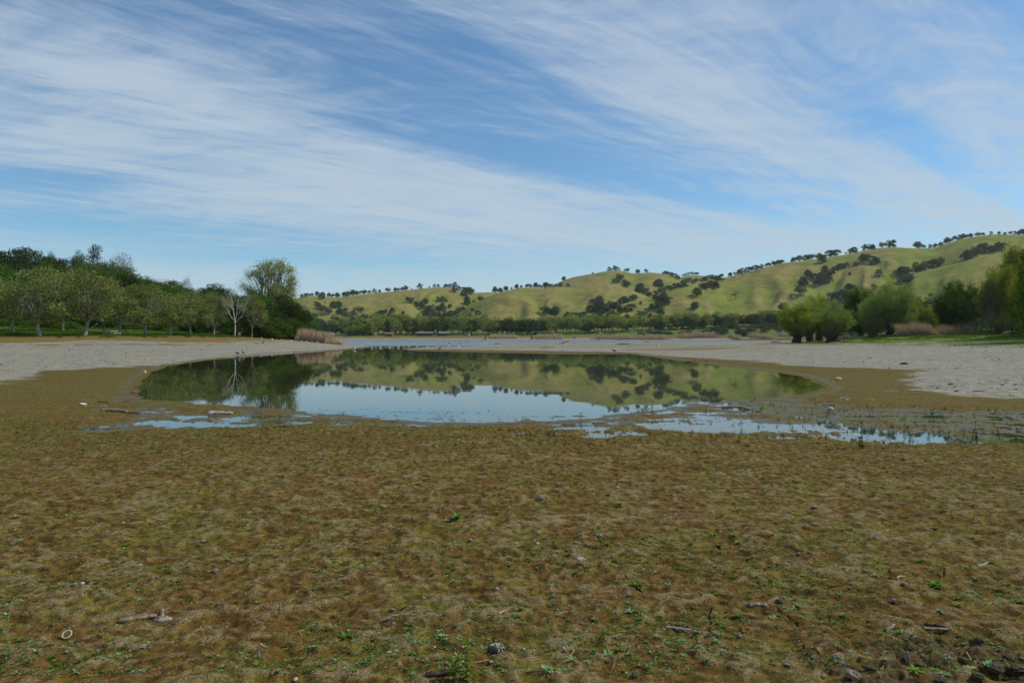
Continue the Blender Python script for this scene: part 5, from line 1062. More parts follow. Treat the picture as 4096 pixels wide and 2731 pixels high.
p = hit(370, 1318, 90); stick('fallen_branch', p + (-.7, 0, .0), p + (.8, .1, 1.15), .09, .05, 'driftwood_pale', 'pale forked branch poking out of the bank grass', 'branch', 3, .12)

# birds
for px, py, rz, lab, st, mt, hm, nk in [(949, 1417, 2.9, 'dark crouching duck at the pond edge, the left of two', False, 'feather_brown', None, .1), (973, 1419, 2.6, 'standing black and white duck at the pond edge, the right of two', True, 'feather_black', 'feather_white', .8), (1052, 1376, .2, 'black crow walking on the left sand', True, 'feather_black', None, .4), (2456, 1410, 2.9, 'black bird on the sandbar edge', True, 'feather_black', None, .3), (1758, 1400, 0, 'small dark bird at the left tip of the sandbar', True, 'feather_black', None, .3)]:
    p = hit(px, py, 20); bird('bird', p, rz, mt, lab, .42, st, hm, nk)
for i, (px, py, lab) in enumerate([(1797, 1373.5, 'dark duck swimming on the blue lake, left of two'), (1838, 1374, 'dark duck swimming on the blue lake, right of two')]):
    x, y = gp(px, py); bird('duck', (x, y, -.02), 3 * i, 'feather_brown', lab, .6, False, None, .6)
for i, (px, py) in enumerate([(1415, 1394), (1420, 1398), (1419, 1384), (1449, 1388)]):
    x, y = gp(px, py); bird('gull', (x, y, max(0, hz(x, y))), i * 1.3, 'feather_white', ['white gull standing in shallow water by the left tip, foremost', 'white gull nearest the pond edge', 'white gull on the tip of the left point', 'white gull right on the last mud of the left point'][i], .38, True, None, .6, 'gulls at the left point')
# buoys
bl = [(1045, 1357), (1085, 1359.5), (1125, 1362.5), (1142, 1352), (1165, 1366), (1204, 1368.5), (1227, 1366.5), (1271, 1372), (1487, 1390), (1520, 1390), (1558, 1390), (1594, 1390), (1633, 1390), (1669, 1390), (1709, 1390), (1750, 1389.5), (1792, 1390), (1835, 1389), (1929, 1387.5), (1988, 1387.5), (2105, 1386), (2204, 1385), (2256, 1384.5), (2304, 1387), (2410, 1385), (2519, 1385), (2633, 1384), (2761, 1386), (2823, 1385), (2953, 1384)]
proto = None
for i, (px, py) in enumerate(bl):
    if px < 1300 or px > 1780: p = hit(px, py, 60)
    else: x, y = gp(px, py); p = np.array((x, y, -.06))
    wh = 'lying on the left sand' if px < 1300 else 'floating before the lake' if px < 1780 else 'stranded on the sandbar'; k = [b for b in bl[:i + 1] if (b[0] < 1300) == (px < 1300) and (b[0] > 1780) == (px > 1780)]
    b = buoy(proto, tuple(p), f'small red and white buoy {wh}, {ordn(len(k))} from the left', i * 1.7, (.0 if 1300 < px < 1780 else (i * 0.9) % 1.4)); proto = proto or b

# far shore: huts, boats, tent, cars, people
def fg(px, d): x, y = xy(px, d); return (x, y, hz(x, y))
g = fg(1701, 600); hut('park_hut', g, .02, 13.5, 6, 2.4, 1.3, 'wall_brown', 'roof_grey', 'long brown park hut with a grey gable roof', 2)
g = fg(1771, 602); hut('park_hut', g, .35, 7.5, 5, 2.2, 1.6, 'wall_brown', 'roof_grey', 'short brown park hut right of the long one', 1)
g = fg(1558, 596); hut('park_hut', g, -.1, 5.6, 4, 2.3, .9, 'wall_tan', 'roof_rust', 'small tan hut with a rusty brown roof', 1)
def boat_trailer(px, d, L, lab):
    o = empty('camper_trailer', fg(px, d), .1); tag(o, lab, 'trailer', 'white campers at the far left shore'); m = MB(); m.add(*box((0, 0, 1.5), (L, 2.2, 2.0))); m.add(*box((L * .1, 0, 2.62), (L * .5, 1.6, .28))); m.build('body', MAT['car_white'], o, False)
    for k in (-.25, .2): w_ = MB(); w_.add(*box((L * k, -1.13, 1.75), (L * .18, .06, .6))); w_.build('window', MAT['glass_dark'], o, False)
    for k in (-.12, .12): w_ = MB(); w_.add(*tube([(L * k * 1.4, -1.16, .4), (L * k * 1.4, -.9, .4)], [.4, .4], 12)); w_.build('wheel', MAT['rubber'], o)
boat_trailer(1286, 603, 6.5, 'white camper, leftmost on the far left shore'); boat_trailer(1304, 607, 7.5, 'white camper in the middle of the three'); boat_trailer(1322, 605, 6, 'white camper, rightmost of the three')
o = empty('jetty', fg(1300, 571), 0); tag(o, 'low dark wooden jetty below the white campers', 'jetty'); m = MB(); m.add(*box((0, 0, .75), (16, 1.6, .16))); m.build('deck', MAT['board_brown'], o, False); m = MB(); m.add(*box((0, -.75, 1.6), (16, .08, .08))); m.build('rail', MAT['board_brown'], o, False)
for k in range(7): m = MB(); m.add(*box((-7.5 + 2.5 * k, -.9, .7), (.16, .16, 1.9))); m.build('post', MAT['board_brown'], o, False)
o = empty('dome_tent', fg(1873, 596)); tag(o, 'blue grey dome tent under the far trees', 'tent'); m = MB(); V, Q = sphere((0, 0, 0), (1.9, 1.5, 1.5), 16, 12); m.add(V, Q[:16 * 6]); m.build('fabric', MAT['tent_blue'], o); m = MB(); m.add(np.array([(-.4, -1.5, .05), (.4, -1.5, .05), (0, -1.22, .95)]), np.array([(0, 1, 2)])); m.build('door', MAT['plastic_black'], o, False)
m = MB()
for sgn in (-1, 1): m.add(*tube([(-1.95 * math.cos(a), sgn * .3 + 1.2 * sgn * -math.cos(a) * .2, 1.53 * math.sin(a)) for a in np.linspace(0.05, 3.09, 12)], [.03] * 12, 5))
m.build('poles', MAT['metal_grey'], o)
def beach_thing(px, py, build, lab, cat, name): p = hit(px, py, 550); o = empty(name, p); tag(o, lab, cat); build(o); return o
def umb(o):
    m = MB(); V, Q = sphere((0, 0, 1.5), (1.1, 1.1, .5), 14, 10); m.add(V, Q[:14 * 5]); m.build('canopy', MAT['pink'], o); m = MB(); m.add(*tube([(0, 0, 0), (0, 0, 2)], [.03, .03], 6)); m.build('pole', MAT['metal_grey'], o)
beach_thing(1364, 1357, umb, 'pink beach umbrella on the far left shore', 'umbrella', 'beach_umbrella')
def tarp(o): m = MB(); V, Q = sphere((0, 0, 0), (1.5, 1.0, 1.3), 12, 8, .3, 4); m.add(V, Q[:12 * 4]); m.build('cover', MAT['plastic_blue'], o)
beach_thing(2300, 1352, tarp, 'blue covered heap on the far beach', 'tarp', 'blue_tarp')
for i, (px, py, sh_, pose, lab) in enumerate([(1351, 1358, 'shirt_white', 'stand', 'person in white standing left of the pink umbrella'), (1370, 1359, 'shirt_red', 'sit', 'person in red sitting by the pink umbrella'), (1377, 1358.5, 'shirt_black', 'sit', 'person in black sitting right of the pink umbrella'), (1386, 1358, 'shirt_blue', 'stand', 'person in blue standing right of the pink umbrella'), (1401, 1354, 'shirt_brown', 'stand', 'person in brown standing on the orange bank'), (1344, 1360, 'shirt_red', 'sit', 'person in red sitting at the water on the far left'),
        (1528, 1361, 'shirt_white', 'stand', 'person in white at the water below the tan hut'), (1525, 1361, 'shirt_black', 'stand', 'person in black at the water below the tan hut'), (1707, 1355, 'shirt_black', 'sit', 'dark person sitting on the beach below the long hut'), (1775, 1357, 'shirt_black', 'stand', 'dark person standing on the beach below the short hut'), (2085, 1351, 'shirt_black', 'stand', 'person in black between the two reed beds'), (2080, 1350, 'shirt_white', 'sit', 'person in white sitting between the two reed beds'), (2270, 1355, 'shirt_brown', 'stand', 'person walking near the blue heap')]):
    p = hit(px, py, 550); person(tuple(p), i * .9, sh_, lab, pose)
for i, (px, py) in enumerate([(1941, 1359), (2127, 1359)]):
    p = hit(px, py, 550); stick('stump', p, p + (.1, 0, 3.4), .7, .38, 'driftwood_dark', ['black upright stump left of the first far reed bed', 'black upright stump left of the second far reed bed'][i], 'stump', 4 + i, .04)
for px, py, dd, paint, suv, lab in [(2164, 1331, 622, 'car_silver', 0, 'grey car under the far dark oaks'), (2180, 1330, 625, 'car_dark', 0, 'dark car right of the grey one'), (2145, 1330, 628, 'car_blue', 1, 'blue car left of the grey one'), (2402, 1330, 612, 'car_white', 0, 'white car left of the long reed bed end'), (2529, 1324, 612, 'car_silver', 1, 'silver car between two dark oak trunks'), (2619, 1315, 622, 'car_silver', 1, 'silver car left of the round dark oak'), (2699, 1311, 636, 'car_dark', 0, 'dark car, first of the row on the rise'), (2711, 1311, 637, 'car_white', 0, 'white car in the row on the rise'),
        (2733, 1309, 638, 'car_dark', 1, 'dark car, third in the row on the rise'), (2749, 1308, 638, 'car_silver', 0, 'silver car, fourth in the row on the rise'), (2772, 1308, 640, 'car_dark', 1, 'dark car, last in the row on the rise'), (2976, 1300, 640, 'car_blue', 0, 'blue car on the road above the shrubs'), (3008, 1297, 642, 'car_red', 0, 'red car on the road above the shrubs'), (3024, 1299, 638, 'car_white', 0, 'white car on the road above the shrubs'), (1865, 1332, 640, 'car_white', 1, 'white car behind the dome tent'), (1845, 1333, 640, 'car_blue', 0, 'blue car left behind the dome tent')]:
    car(fg(px, dd), RNG.uniform(-.3, .3), paint, lab, suv=bool(suv))
x, y = xy(1503, 598); o = empty('notice_board', fg(1503, 598)); tag(o, 'white notice board left of the tan hut', 'sign'); m = MB(); m.add(*box((0, 0, 1.9), (2.6, .12, 1.6))); m.build('board', MAT['paper'], o, False)
for sx in (-1, 1): m = MB(); m.add(*box((sx, .1, .6), (.14, .14, 1.6))); m.build('post', MAT['board_brown'], o, False)
o = empty('lamp_post', fg(1741, 597)); tag(o, 'white headed lamp post between the two brown huts', 'lamp post'); m = MB(); m.add(*tube([(0, 0, 0), (0, 0, 4.3)], [.10, .08], 8)); m.build('pole', MAT['metal_grey'], o); m = MB(); m.add(*sphere((0, 0, 4.6), (.5, .4, .75), 12, 8)); m.build('lamp_head', MAT['plastic_white'], o)

# driftwood on the bars
def pale_arch(o, seed, L, H, n=6, mt='driftwood_pale', r=.06):
    rng = np.random.RandomState(seed); m = MB()
    for k in range(n):
        a = rng.uniform(-.5, .0) * L; b = rng.uniform(.1, .5) * L; hh = H * rng.uniform(.5, 1); t = np.linspace(0, 1, 9); yy = rng.normal() * .4
        P = np.stack([a + (b - a) * t, yy + rng.normal() * .5 * t, hh * np.sin(t * math.pi) ** .8], 1) + rng.normal(size=(9, 3)) * .03 * H; P[:, 2] = np.maximum(P[:, 2], 0); m.add(*tube(P, r * np.linspace(1, .35, 9) * rng.uniform(.6, 1.2), 5))
    return m.build('branches', MAT[mt], o)
p = hit(2269, 1376, 120); o = empty('driftwood_branch', p); tag(o, 'pale bleached branches arching over the far sandbar', 'driftwood'); pale_arch(o, 1, 4.6, 1.0, 8)
p = hit(2188, 1391, 80); o = empty('driftwood_heap', p); tag(o, 'flat heap of brown driftwood with pale sticks on the sandbar', 'driftwood'); pale_arch(o, 2, 2.6, .10, 12, 'driftwood', .05); a = pale_arch(o, 7, 2.0, .30, 4, 'driftwood_pale', .03)
p = hit(2497, 1378, 120); o = empty('driftwood_heap', p); tag(o, 'long low pile of grey brown sticks at the lake edge', 'driftwood'); pale_arch(o, 3, 5.2, .28, 14, 'driftwood', .07)
p = hit(1868, 1375, 140); o = empty('driftwood_branch', p); tag(o, 'small forked driftwood in the shallow lake edge', 'driftwood'); pale_arch(o, 4, 1.5, .5, 4)
p = hit(2092, 1372, 140); rock('stone', p, (.5, .3, .4), 'stone_white', 'white block at the lake edge of the sandbar', seed=3)
for px, py, dx, r0, mt, lab in [(2671, 1369, 3.2, .16, 'driftwood_pale', 'pale log at the lake edge before the tall reed bed'), (2589, 1369, 1.6, .2, 'driftwood_dark', 'short black log at the lake edge'), (2394, 1360, 2.4, .4, 'driftwood_dark', 'black log below the start of the long reed bed'), (2477, 1359.5, 3.0, .4, 'driftwood', 'grey log below the middle of the long reed bed'), (3104, 1370, 2.0, .16, 'driftwood_dark', 'dark slab of wood on the sand left of the tub'), (2620, 1360, 3.5, .3, 'driftwood_dark', 'dark wood line below the end of the long reed bed'), (1990, 1376.5, 1.2, .12, 'driftwood_dark', 'thin dark stick on the wet lake bar')]:
    p = hit(px, py, 60); stick('log', p + (-dx / 2, 0, r0 * .3), p + (dx / 2, .1, r0 * .3), r0, r0 * .7, mt, lab, 'log', px, .05)
p = hit(3176, 1372, 60); o = empty('tub', p); tag(o, 'old dark tub standing left of the flooded willows', 'tub'); m = MB(); m.add(*tube([(0, 0, 0), (0, 0, .03), (0, 0, .42), (0, 0, .46)], [.24, .25, .30, .31], 16, closed_ends=False)); m.add(*tube([(0, 0, .46), (0, 0, .1)], [.28, .24], 16)); m.build('shell', MAT['driftwood_dark'], o)
m = MB(); m.add(*tube([(.31 * math.cos(a), .31 * math.sin(a), .455) for a in np.linspace(0, 6.283, 17)], [.02] * 17, 5, closed_ends=False)); m.build('rim', MAT['stone_dark'], o)
p = hit(3385, 1368, 80); o = empty('fallen_branches', p); tag(o, 'bare fallen branches on the sand right of the flooded willows', 'branch'); pale_arch(o, 12, 4.5, 1.5, 12, 'driftwood', .045)
p = hit(3340, 1378, 80); o = empty('fallen_branches', p); tag(o, 'pale tangled sticks before the rightmost flooded willow', 'branch'); pale_arch(o, 13, 2.2, .35, 10, 'driftwood_pale', .03)

# marsh and mid ground
p = hit(2942, 1640, 8); u = np.array((1, -.12, 0)); q0 = p + (-.29, .05, .03); q1 = p + (.31, -.03, .012); stick('log', q0, q1, .034, .024, 'driftwood', 'weathered brown log lying in the shallow marsh water', 'log', 5, .05, forks=[(.18, .06, -.05, -.05, .02)])
p = hit(2397, 1693, 8); stick('log', p + (-.12, 0, .012), p + (.12, .02, .012), .016, .012, 'driftwood', 'short tan wood piece at the dark wrack line', 'log', 8, .05)
rock('stone', hit(3353, 1519, 12), (.105, .08, .075), 'stone_white', 'pale rounded stone on the moss right of the pond', seed=11); rock('stone', hit(3616, 1458, 12), (.22, .14, .09), 'stone_dark', 'dark clod on the right sand', seed=12)
rock('stone', hit(532, 1574, 12), (.07, .06, .06), 'leaf_brown', 'reddish lump at the left end of the pond', seed=13)
p = hit(577, 1493, 12); o = empty('ball', p + (0, 0, .05), 0); tag(o, 'small yellow and red ball at the left pond edge', 'ball'); m = MB(); m.add(*sphere((0, 0, 0), .085, 16, 12)); m.build('shell', MAT['plastic_yellow'], o); m = MB(); m.add(*sphere((.02, -.04, .045), (.045, .045, .035), 10, 8)); m.build('patch', MAT['plastic_red'], o)
for i, (px, py, wd, ln, lab, mt) in enumerate([(333, 1618, .13, .08, 'crumpled white litter on the left moss', 'paper'), (3327, 1638, .08, .05, 'white scrap of litter in the right marsh', 'paper'), (2478, 1737, .07, .05, 'white scrap standing in the small pool', 'paper'), (3388, 1602, .07, .04, 'pale flat shard on the right moss', 'stone_white'), (958, 1423, .1, .05, 'small white shell on the left sand', 'stone_white')]):
    p = hit(px, py, 8); r5 = np.random.RandomState(i); V, Q = sphere((0, 0, .02), (wd * .6, ln, .022), 10, 7, .8, i); V += r5.normal(size=V.shape) * .003; mb = MB().add(V, Q); o = mb.build('litter', MAT[mt], None, False); o.location = p; tag(o, lab, 'litter')
ST = [(380, 1627, .5, .013, 'pale', 'long pale stick on the left moss'), (390, 1645, .35, .01, 'pale', 'thin pale stick behind the dark log'), (455, 1647, .55, .035, '', 'grey driftwood log left of the pond'), (500, 1652, .6, .04, 'dark', 'black waterlogged wood left of the pond'), (605, 1656, .32, .026, 'pale', 'short pale log among the left pools'), (675, 1652, .16, .02, 'pale', 'pale wood chip among the left pools'), (412, 1610, .26, .025, 'dark', 'dark flat wood on the left moss'), (880, 1658, .5, .05, 'pale', 'bleached lump of wood at the pond edge'), (865, 1682, .32, .016, '', 'grey stick by the blue left pool'), (880, 1687, .34, .009, 'pale', 'thin pale stick by the blue left pool'), (995, 1680, .28, .014, '', 'grey stick right of the blue left pool'), (1115, 1704, .3, .013, '', 'grey stick on the near pond shore'), (1122, 1708, .24, .016, 'dark', 'dark twig on the near pond shore'),
      (3570, 1563, .42, .014, 'pale', 'pale stick where moss meets the right sand'), (3385, 1597, .40, .012, 'pale', 'pale stick on the moss right of the marsh'), (3740, 1547, .42, .02, 'dark', 'dark wood strip on the right sand'), (3915, 1568, .32, .014, 'dark', 'dark twig on the right sand'), (3480, 1598, .2, .01, 'pale', 'small pale twig on the right moss'), (2790, 1447, 1.4, .05, 'dark', 'dark curved branch at the far right pond edge'), (3660, 1576, .3, .012, '', 'grey stick near the sand tongue'), (2100, 1738, .3, .01, '', 'thin grey twig near the small pool'), (1490, 1707, .35, .012, '', 'grey twig on the near wrack line'), (2300, 1703, .5, .010, 'dark', 'black wrack of rotten wood at the near shore'), (2590, 1688, .4, .011, 'dark', 'black rotten branch in the marsh')]
for i, (px, py, L, r0, k, lab) in enumerate(ST):
    p = hit(px, py, 8); an = RNG.uniform(-.25, .25); v = np.array((math.cos(an), math.sin(an), 0)) * L / 2; z0 = np.array((0, 0, r0 * .4)); a = p - v; b = p + v
    a[2] = max(0, hz(a[0], a[1])) + r0 * .4; b[2] = max(0, hz(b[0], b[1])) + r0 * .5
    stick('stick', a, b, r0, r0 * .55, {'pale': 'driftwood_pale', 'dark': 'driftwood_dark', '': 'driftwood'}[k], lab, 'stick', 30 + i, .10, forks=[(.4, L * .12, .05, L * .10, r0 * .4)] if i % 3 == 0 else ())

# ------------------------------------------------------------------ foreground things
def fore(px, py): return hit(px, py, 2.2)
p = fore(264, 2549); o = MB(); th = np.linspace(0, 2 * math.pi, 29); o.add(*tube(np.stack([.021 * np.cos(th), .021 * np.sin(th) , 0 * th], 1), [.0036] * 29, 8, closed_ends=False)); o = o.build('ring', MAT['plastic_cream']); o.location = p + (0, 0, .014); o.rotation_euler = (math.radians(38), 0.1, 0); tag(o, 'cream coloured plastic ring tilted in the mud', 'ring')
p = fore(475, 2500); q = fore(625, 2482); stick('stick', p + (0, 0, .010), q + (0, 0, .012), .014, .010, 'driftwood', 'thick grey stick with a broken end beside the ring', 'stick', 71, .02, 12)
c = fore(645, 2485); m = MB(); rng = np.random.RandomState(4)
V, Q = sphere((0, 0, .008), (.052, .03, .020), 18, 12, .5, 5); m.add(V, Q); m.add(*tube(curve((.0, .0, .01), (-.004, .01, .062), rng, 7, .06), [.026, .020, .013, .010, .009, .009, .006], 10, .08, rng)); m.add(*tube(curve((.01, 0, .012), (.055, -.005, .004), rng, 5, .08), [.018, .016, .014, .01, .008], 8, .12, rng)); m.add(*tube(curve((-.01, 0, .012), (-.05, 0, .004), rng, 5, .08), [.018, .014, .01, .008, .006], 8, .12, rng))
o = m.build('root_crown', MAT['driftwood']); o.location = c; tag(o, 'pale knobbly root piece with an upright stub', 'root')
FS = [((885, 2400), (897, 2437), .006, 'driftwood', .06, 'grey twig standing upright in the mud, left of two'), ((1120, 2410), (1113, 2440), .006, 'driftwood', .05, 'grey twig standing upright in the mud, right of two'), ((3911, 2265), (3960, 2252), .007, 'driftwood_pale', 0, 'slim pale stick right of the bright rosette'),
      ((1520, 2503), (1670, 2468), .006, 'driftwood', 0, 'long thin grey twig with a fork'), ((2665, 2512), (2800, 2534), .007, 'driftwood_pale', 0, 'knotted pale stick left of the crack'), ((2998, 2430), (3068, 2442), .012, 'driftwood', 0, 'curved brown bark piece near the crack'), ((3545, 2527), (3580, 2513), .010, 'driftwood', 0, 'grey stick stub, left of the long half buried stick'), ((3695, 2520), (3855, 2526), .008, 'driftwood', 0, 'long half buried grey stick'), ((3705, 2500), (3785, 2528), .009, 'driftwood_dark', 0, 'curved dark root across the half buried stick'),
      ((2470, 1928), (2545, 1933), .010, 'straw', 0, 'straw coloured stick on the far moss'), ((585, 2084), (604, 2101), .008, 'straw', 0, 'orange splinter of wood'), ((640, 2090), (648, 2066), .004, 'driftwood', .03, 'thin grey stalk near the orange splinter'), ((1852, 2595), (1880, 2560), .007, 'straw', 0, 'curled tan piece of bark'), ((1995, 2466), (2022, 2453), .006, 'straw', 0, 'tan splinter, right of the twigs'), ((1955, 2466), (2000, 2468), .004, 'driftwood', 0, 'thin twig left of the tan splinter'), ((1700, 2712), (1838, 2682), .014, 'driftwood_dark', 0, 'dark rotten stick behind the tall weed'), ((3590, 2322), (3622, 2313), .007, 'straw', 0, 'pale short stick left of the big rosette'), ((3270, 2035), (3290, 2037), .004, 'driftwood', 0, 'tiny stick near the flat stone'), ((3250, 2098), (3284, 2109), .004, 'driftwood_pale', 0, 'thin pale straw, right middle'),
      ((2225, 2640), (2275, 2632), .005, 'driftwood', 0, 'thin twig near the paired stones'), ((3700, 2325), (3760, 2330), .004, 'driftwood', 0, 'thin twig in a hollow, right'), ((3870, 2628), (3888, 2646), .004, 'straw', 0, 'short straw near the clods'), ((3515, 2690), (3522, 2715), .006, 'straw', .03, 'tan splinter standing among the clods'), ((1770, 2517), (1800, 2500), .004, 'driftwood', 0, 'short dark twig left of the barnacled lump'), ((3000, 2470), (3030, 2478), .003, 'driftwood_dark', 0, 'short dark twig beside the crack'), ((1040, 2585), (1065, 2600), .005, 'straw', 0, 'pale splinter, lower left')]
for i, (a, b, r0, mt, up, lab) in enumerate(FS):
    if up: p1 = fore(*b); p0 = p1 + (.005, 0, -.02); e = p1 + ((a[0] - b[0]) / F * p1[1], 0, (b[1] - a[1]) / F * p1[1])
    else: p0 = fore(*a) + (0, 0, r0 * .6); e = fore(*b) + (0, 0, r0 * .6)
    stick('stick', p0, e, r0, r0 * .6, mt, lab, 'stick', 200 + i, .09 if 'curv' not in lab and 'curl' not in lab else .35, 12, forks=[(.6, .03, .04, .02, r0 * .5)] if 'fork' in lab else ())
STN = [(296, 2343, .018, '', 'grey stone left of its pair, lower left'), (326, 2337, .012, 'white', 'small tan stone right of its pair'), (857, 2293, .024, '', 'angular tan stone among weeds'), (810, 2171, .020, '', 'brownish stone, left middle'), (1463, 2050, .026, '', 'pointed grey stone left of the flat slab'), (1531, 2032, .045, 'flat', 'flat grey slab lying on the moss'), (1759, 2054, .040, 'slab', 'thin grey slab tilted upward'), (2165, 1998, .036, '', 'pointed tan stone, upper middle'), (2472, 1961, .022, 'white', 'small pale stone near the straw coloured stick'),
       (1882, 2168, .018, '', 'upright oval tan stone'), (2064, 2177, .012, 'white', 'small cream stone, middle'), (2153, 2181, .013, 'white', 'cream stone right of the small one'), (2232, 2215, .018, '', 'low tan stone beside the dark hole'), (2319, 2243, .024, 'white', 'whitish stone, larger of a touching pair'), (2334, 2238, .013, 'white', 'whitish stone, smaller of a touching pair'), (2399, 2154, .018, '', 'square tan stone, middle right'), (1967, 2652, .016, 'flat', 'oval pale flat stone near the tall weed'), (1988, 2360, .009, 'white', 'narrow pale pebble by the dark hole'),
       (3264, 2027, .026, 'flat', 'flat pale stone, upper right'), (3581, 2411, .017, '', 'pale stone beside the dark clod, right'), (2957, 2556, .010, '', 'small grey pebble below the crack'), (3632, 2650, .030, 'slab', 'tall pale slab leaning in the mud'), (3153, 2660, .011, 'flat', 'small pinkish flat stone, lower right'), (3195, 2225, .014, '', 'grey rounded stone, right'), (3297, 2715, .013, '', 'tan pebble at the lower right bottom'), (3123, 2418, .014, 'dark', 'black flat pebble behind the crack'), (3615, 2345, .014, 'dark', 'black pebble left of the big rosette'), (2539, 2704, .017, 'dark', 'round black ball of mud at the bottom'), (3917, 2572, .020, 'dark', 'black upright lump, lower right'), (2262, 2612, .012, '', 'tan stone, left of a pair in the hollow'), (2290, 2607, .011, '', 'tan stone, right of a pair in the hollow'), (2095, 2611, .009, 'white', 'cream pebble right of the barnacled lump'), (2040, 2590, .010, '', 'brown pebble right above the barnacled lump'), (1573, 2505, .010, '', 'tan pebble below the forked twig'), (1568, 2443, .013, '', 'grey pebble above the forked twig'), (1600, 2284, .010, '', 'low tan pebble, centre left'), (3420, 2715, .040, '', 'rough reddish grey stone at the bottom right'), (3350, 2640, .024, '', 'crumbly brown lump left of the tall slab'), (560, 2266, .012, 'white', 'small pale stone above the stick'), (245, 2184, .016, 'leafy', 'curled red brown leaf'), (625, 2312, .010, '', 'pinkish pebble, lower left'), (1197, 2340, .010, '', 'tan pebble with a dark side, left centre'), (1115, 2195, .012, '', 'grey pebble, left centre'), (1556, 2615, .011, 'white', 'white pebble left of the curled bark'), (1180, 2730, .012, 'white', 'white pebble at the bottom left')]
for i, (px, py, r, k, lab) in enumerate(STN):
    p = fore(px, py); mt = {'white': 'stone_white', 'dark': 'stone_dark', 'leafy': 'leaf_brown'}.get(k, 'stone'); rr = {'flat': (r, r * .7, r * .28), 'slab': (r * .5, r * .28, r)}.get(k, (r, r * .8, r * .72))
    if k == 'leafy': rr = (r, r * .8, r * .2)
    rock('stone' if k != 'leafy' else 'leaf', p, rr, mt, lab, 'stone' if k != 'leafy' else 'leaf', 300 + i, 'stones on the mud' if k != 'leafy' else None, i * 1.1, .55)
# barnacled lump
p = fore(1985, 2612); o = empty('barnacle_lump', p); tag(o, 'lump covered with grey white barnacle shells among pale leaves', 'shell lump'); m = MB(); m.add(*sphere((0, 0, .016), (.040, .034, .024), 16, 10, .2, 1)); m.build('core', MAT['stone_dark'], o); m = MB(); rng = np.random.RandomState(8)
for k in range(64):
    a, e = rng.uniform(0, 6.283), rng.uniform(.05, 1.5); n_ = np.array((math.cos(a) * math.cos(e), math.sin(a) * math.cos(e), math.sin(e))); c = n_ * (.038, .032, .026) + (0, 0, .014); m.add(*tube([c, c + n_ * .005], np.array((.0052, .0028)) * rng.uniform(.7, 1.3), 7), tint=.6)
m.build('shells', MAT['stone_white'], o)
# clods, lower right, are part of the ground; loose ones lie on top
for i, (px, py, r, lab) in enumerate([(3690, 2668, .020, 'dark clod left of the main turned mud'), (3760, 2730, .030, 'big dark clod at the very bottom, left of the corner'), (3905, 2722, .028, 'dark clod at the bottom between two pale rosettes'), (3985, 2668, .032, 'largest dark clod near the right edge'), (4040, 2640, .024, 'dark clod topmost at the right edge'), (4075, 2690, .034, 'dark clod in the bottom right corner'), (3850, 2655, .018, 'small dark clod above the pale rosettes'), (3480, 2680, .022, 'dark clod beside the crumbly brown lump'), (3445, 2655, .016, 'small dark clod left of the tall slab')]):
    rock('clod', fore(px, py), (r, r * .8, r * .6), 'clod', lab, 'clod', 500 + i, 'mud clods in the lower right corner', i * 1.3, .8)

# ------------------------------------------------------------------ weeds
BIG = [(2554, 2352, .060, 12, 'bright green rosette, the largest, right of centre'), (1826, 2073, .075, 12, 'broad spiky rosette, upper centre'), (3750, 2350, .062, 14, 'wide spreading rosette on the right'), (1775, 2088, .05, 11, 'pale rosette left of the broad spiky one'), (2083, 2095, .05, 10, 'upright small rosette, upper centre'), (3520, 2275, .05, 11, 'long leaved rosette, right middle'), (3395, 2120, .05, 10, 'rosette of long leaves, upper right'), (2858, 2145, .045, 10, 'rosette, left of the pair on the right'), (2938, 2150, .045, 11, 'rosette, right of the pair on the right'), (2880, 2190, .05, 10, 'low rosette below the pair on the right'), (3220, 2308, .04, 9, 'upright leafed rosette, right'), (3105, 2100, .045, 10, 'low rosette, upper right middle'), (2240, 2345, .0, 0, ''), (1765, 2550, .036, 9, 'pale rosette left of the curled bark'), (2188, 2700, .042, 13, 'pale many leaved rosette at the bottom'), (2520, 2455, .04, 10, 'pale rosette, lower middle right'), (890, 1870, .05, 9, 'rosette on the far moss, left'), (2280, 1905, .045, 9, 'rosette on the far moss, middle'), (3090, 2480, .04, 11, 'pale rosette right of the crack'), (4080, 2415, .05, 10, 'green rosette at the right edge'), (3960, 2700, .045, 12, 'pale rosette among the clods'), (3780, 2702, .04, 10, 'pale rosette left among the clods'), (3660, 2695, .045, 10, 'broad leaved rosette among the clods'), (3880, 2680, .04, 9, 'pale small rosette behind the clods')]
for i, (px, py, s, n, lab) in enumerate(BIG):
    if not n: continue
    p = fore(px, py); o = empty('weed_rosette', p); tag(o, lab, 'plant', 'rosette weeds on the mud'); m = MB(); r6 = np.random.RandomState(600 + i)
    for k in range(1 if n < 12 else 2): rosette(m, (r6.normal() * .006, r6.normal() * .006, .002), s, r6, n, .35 + .25 * (k), .6)
    m.build('leaves', MAT['weed_pale' if 'pale' in lab else 'weed_green'], o)
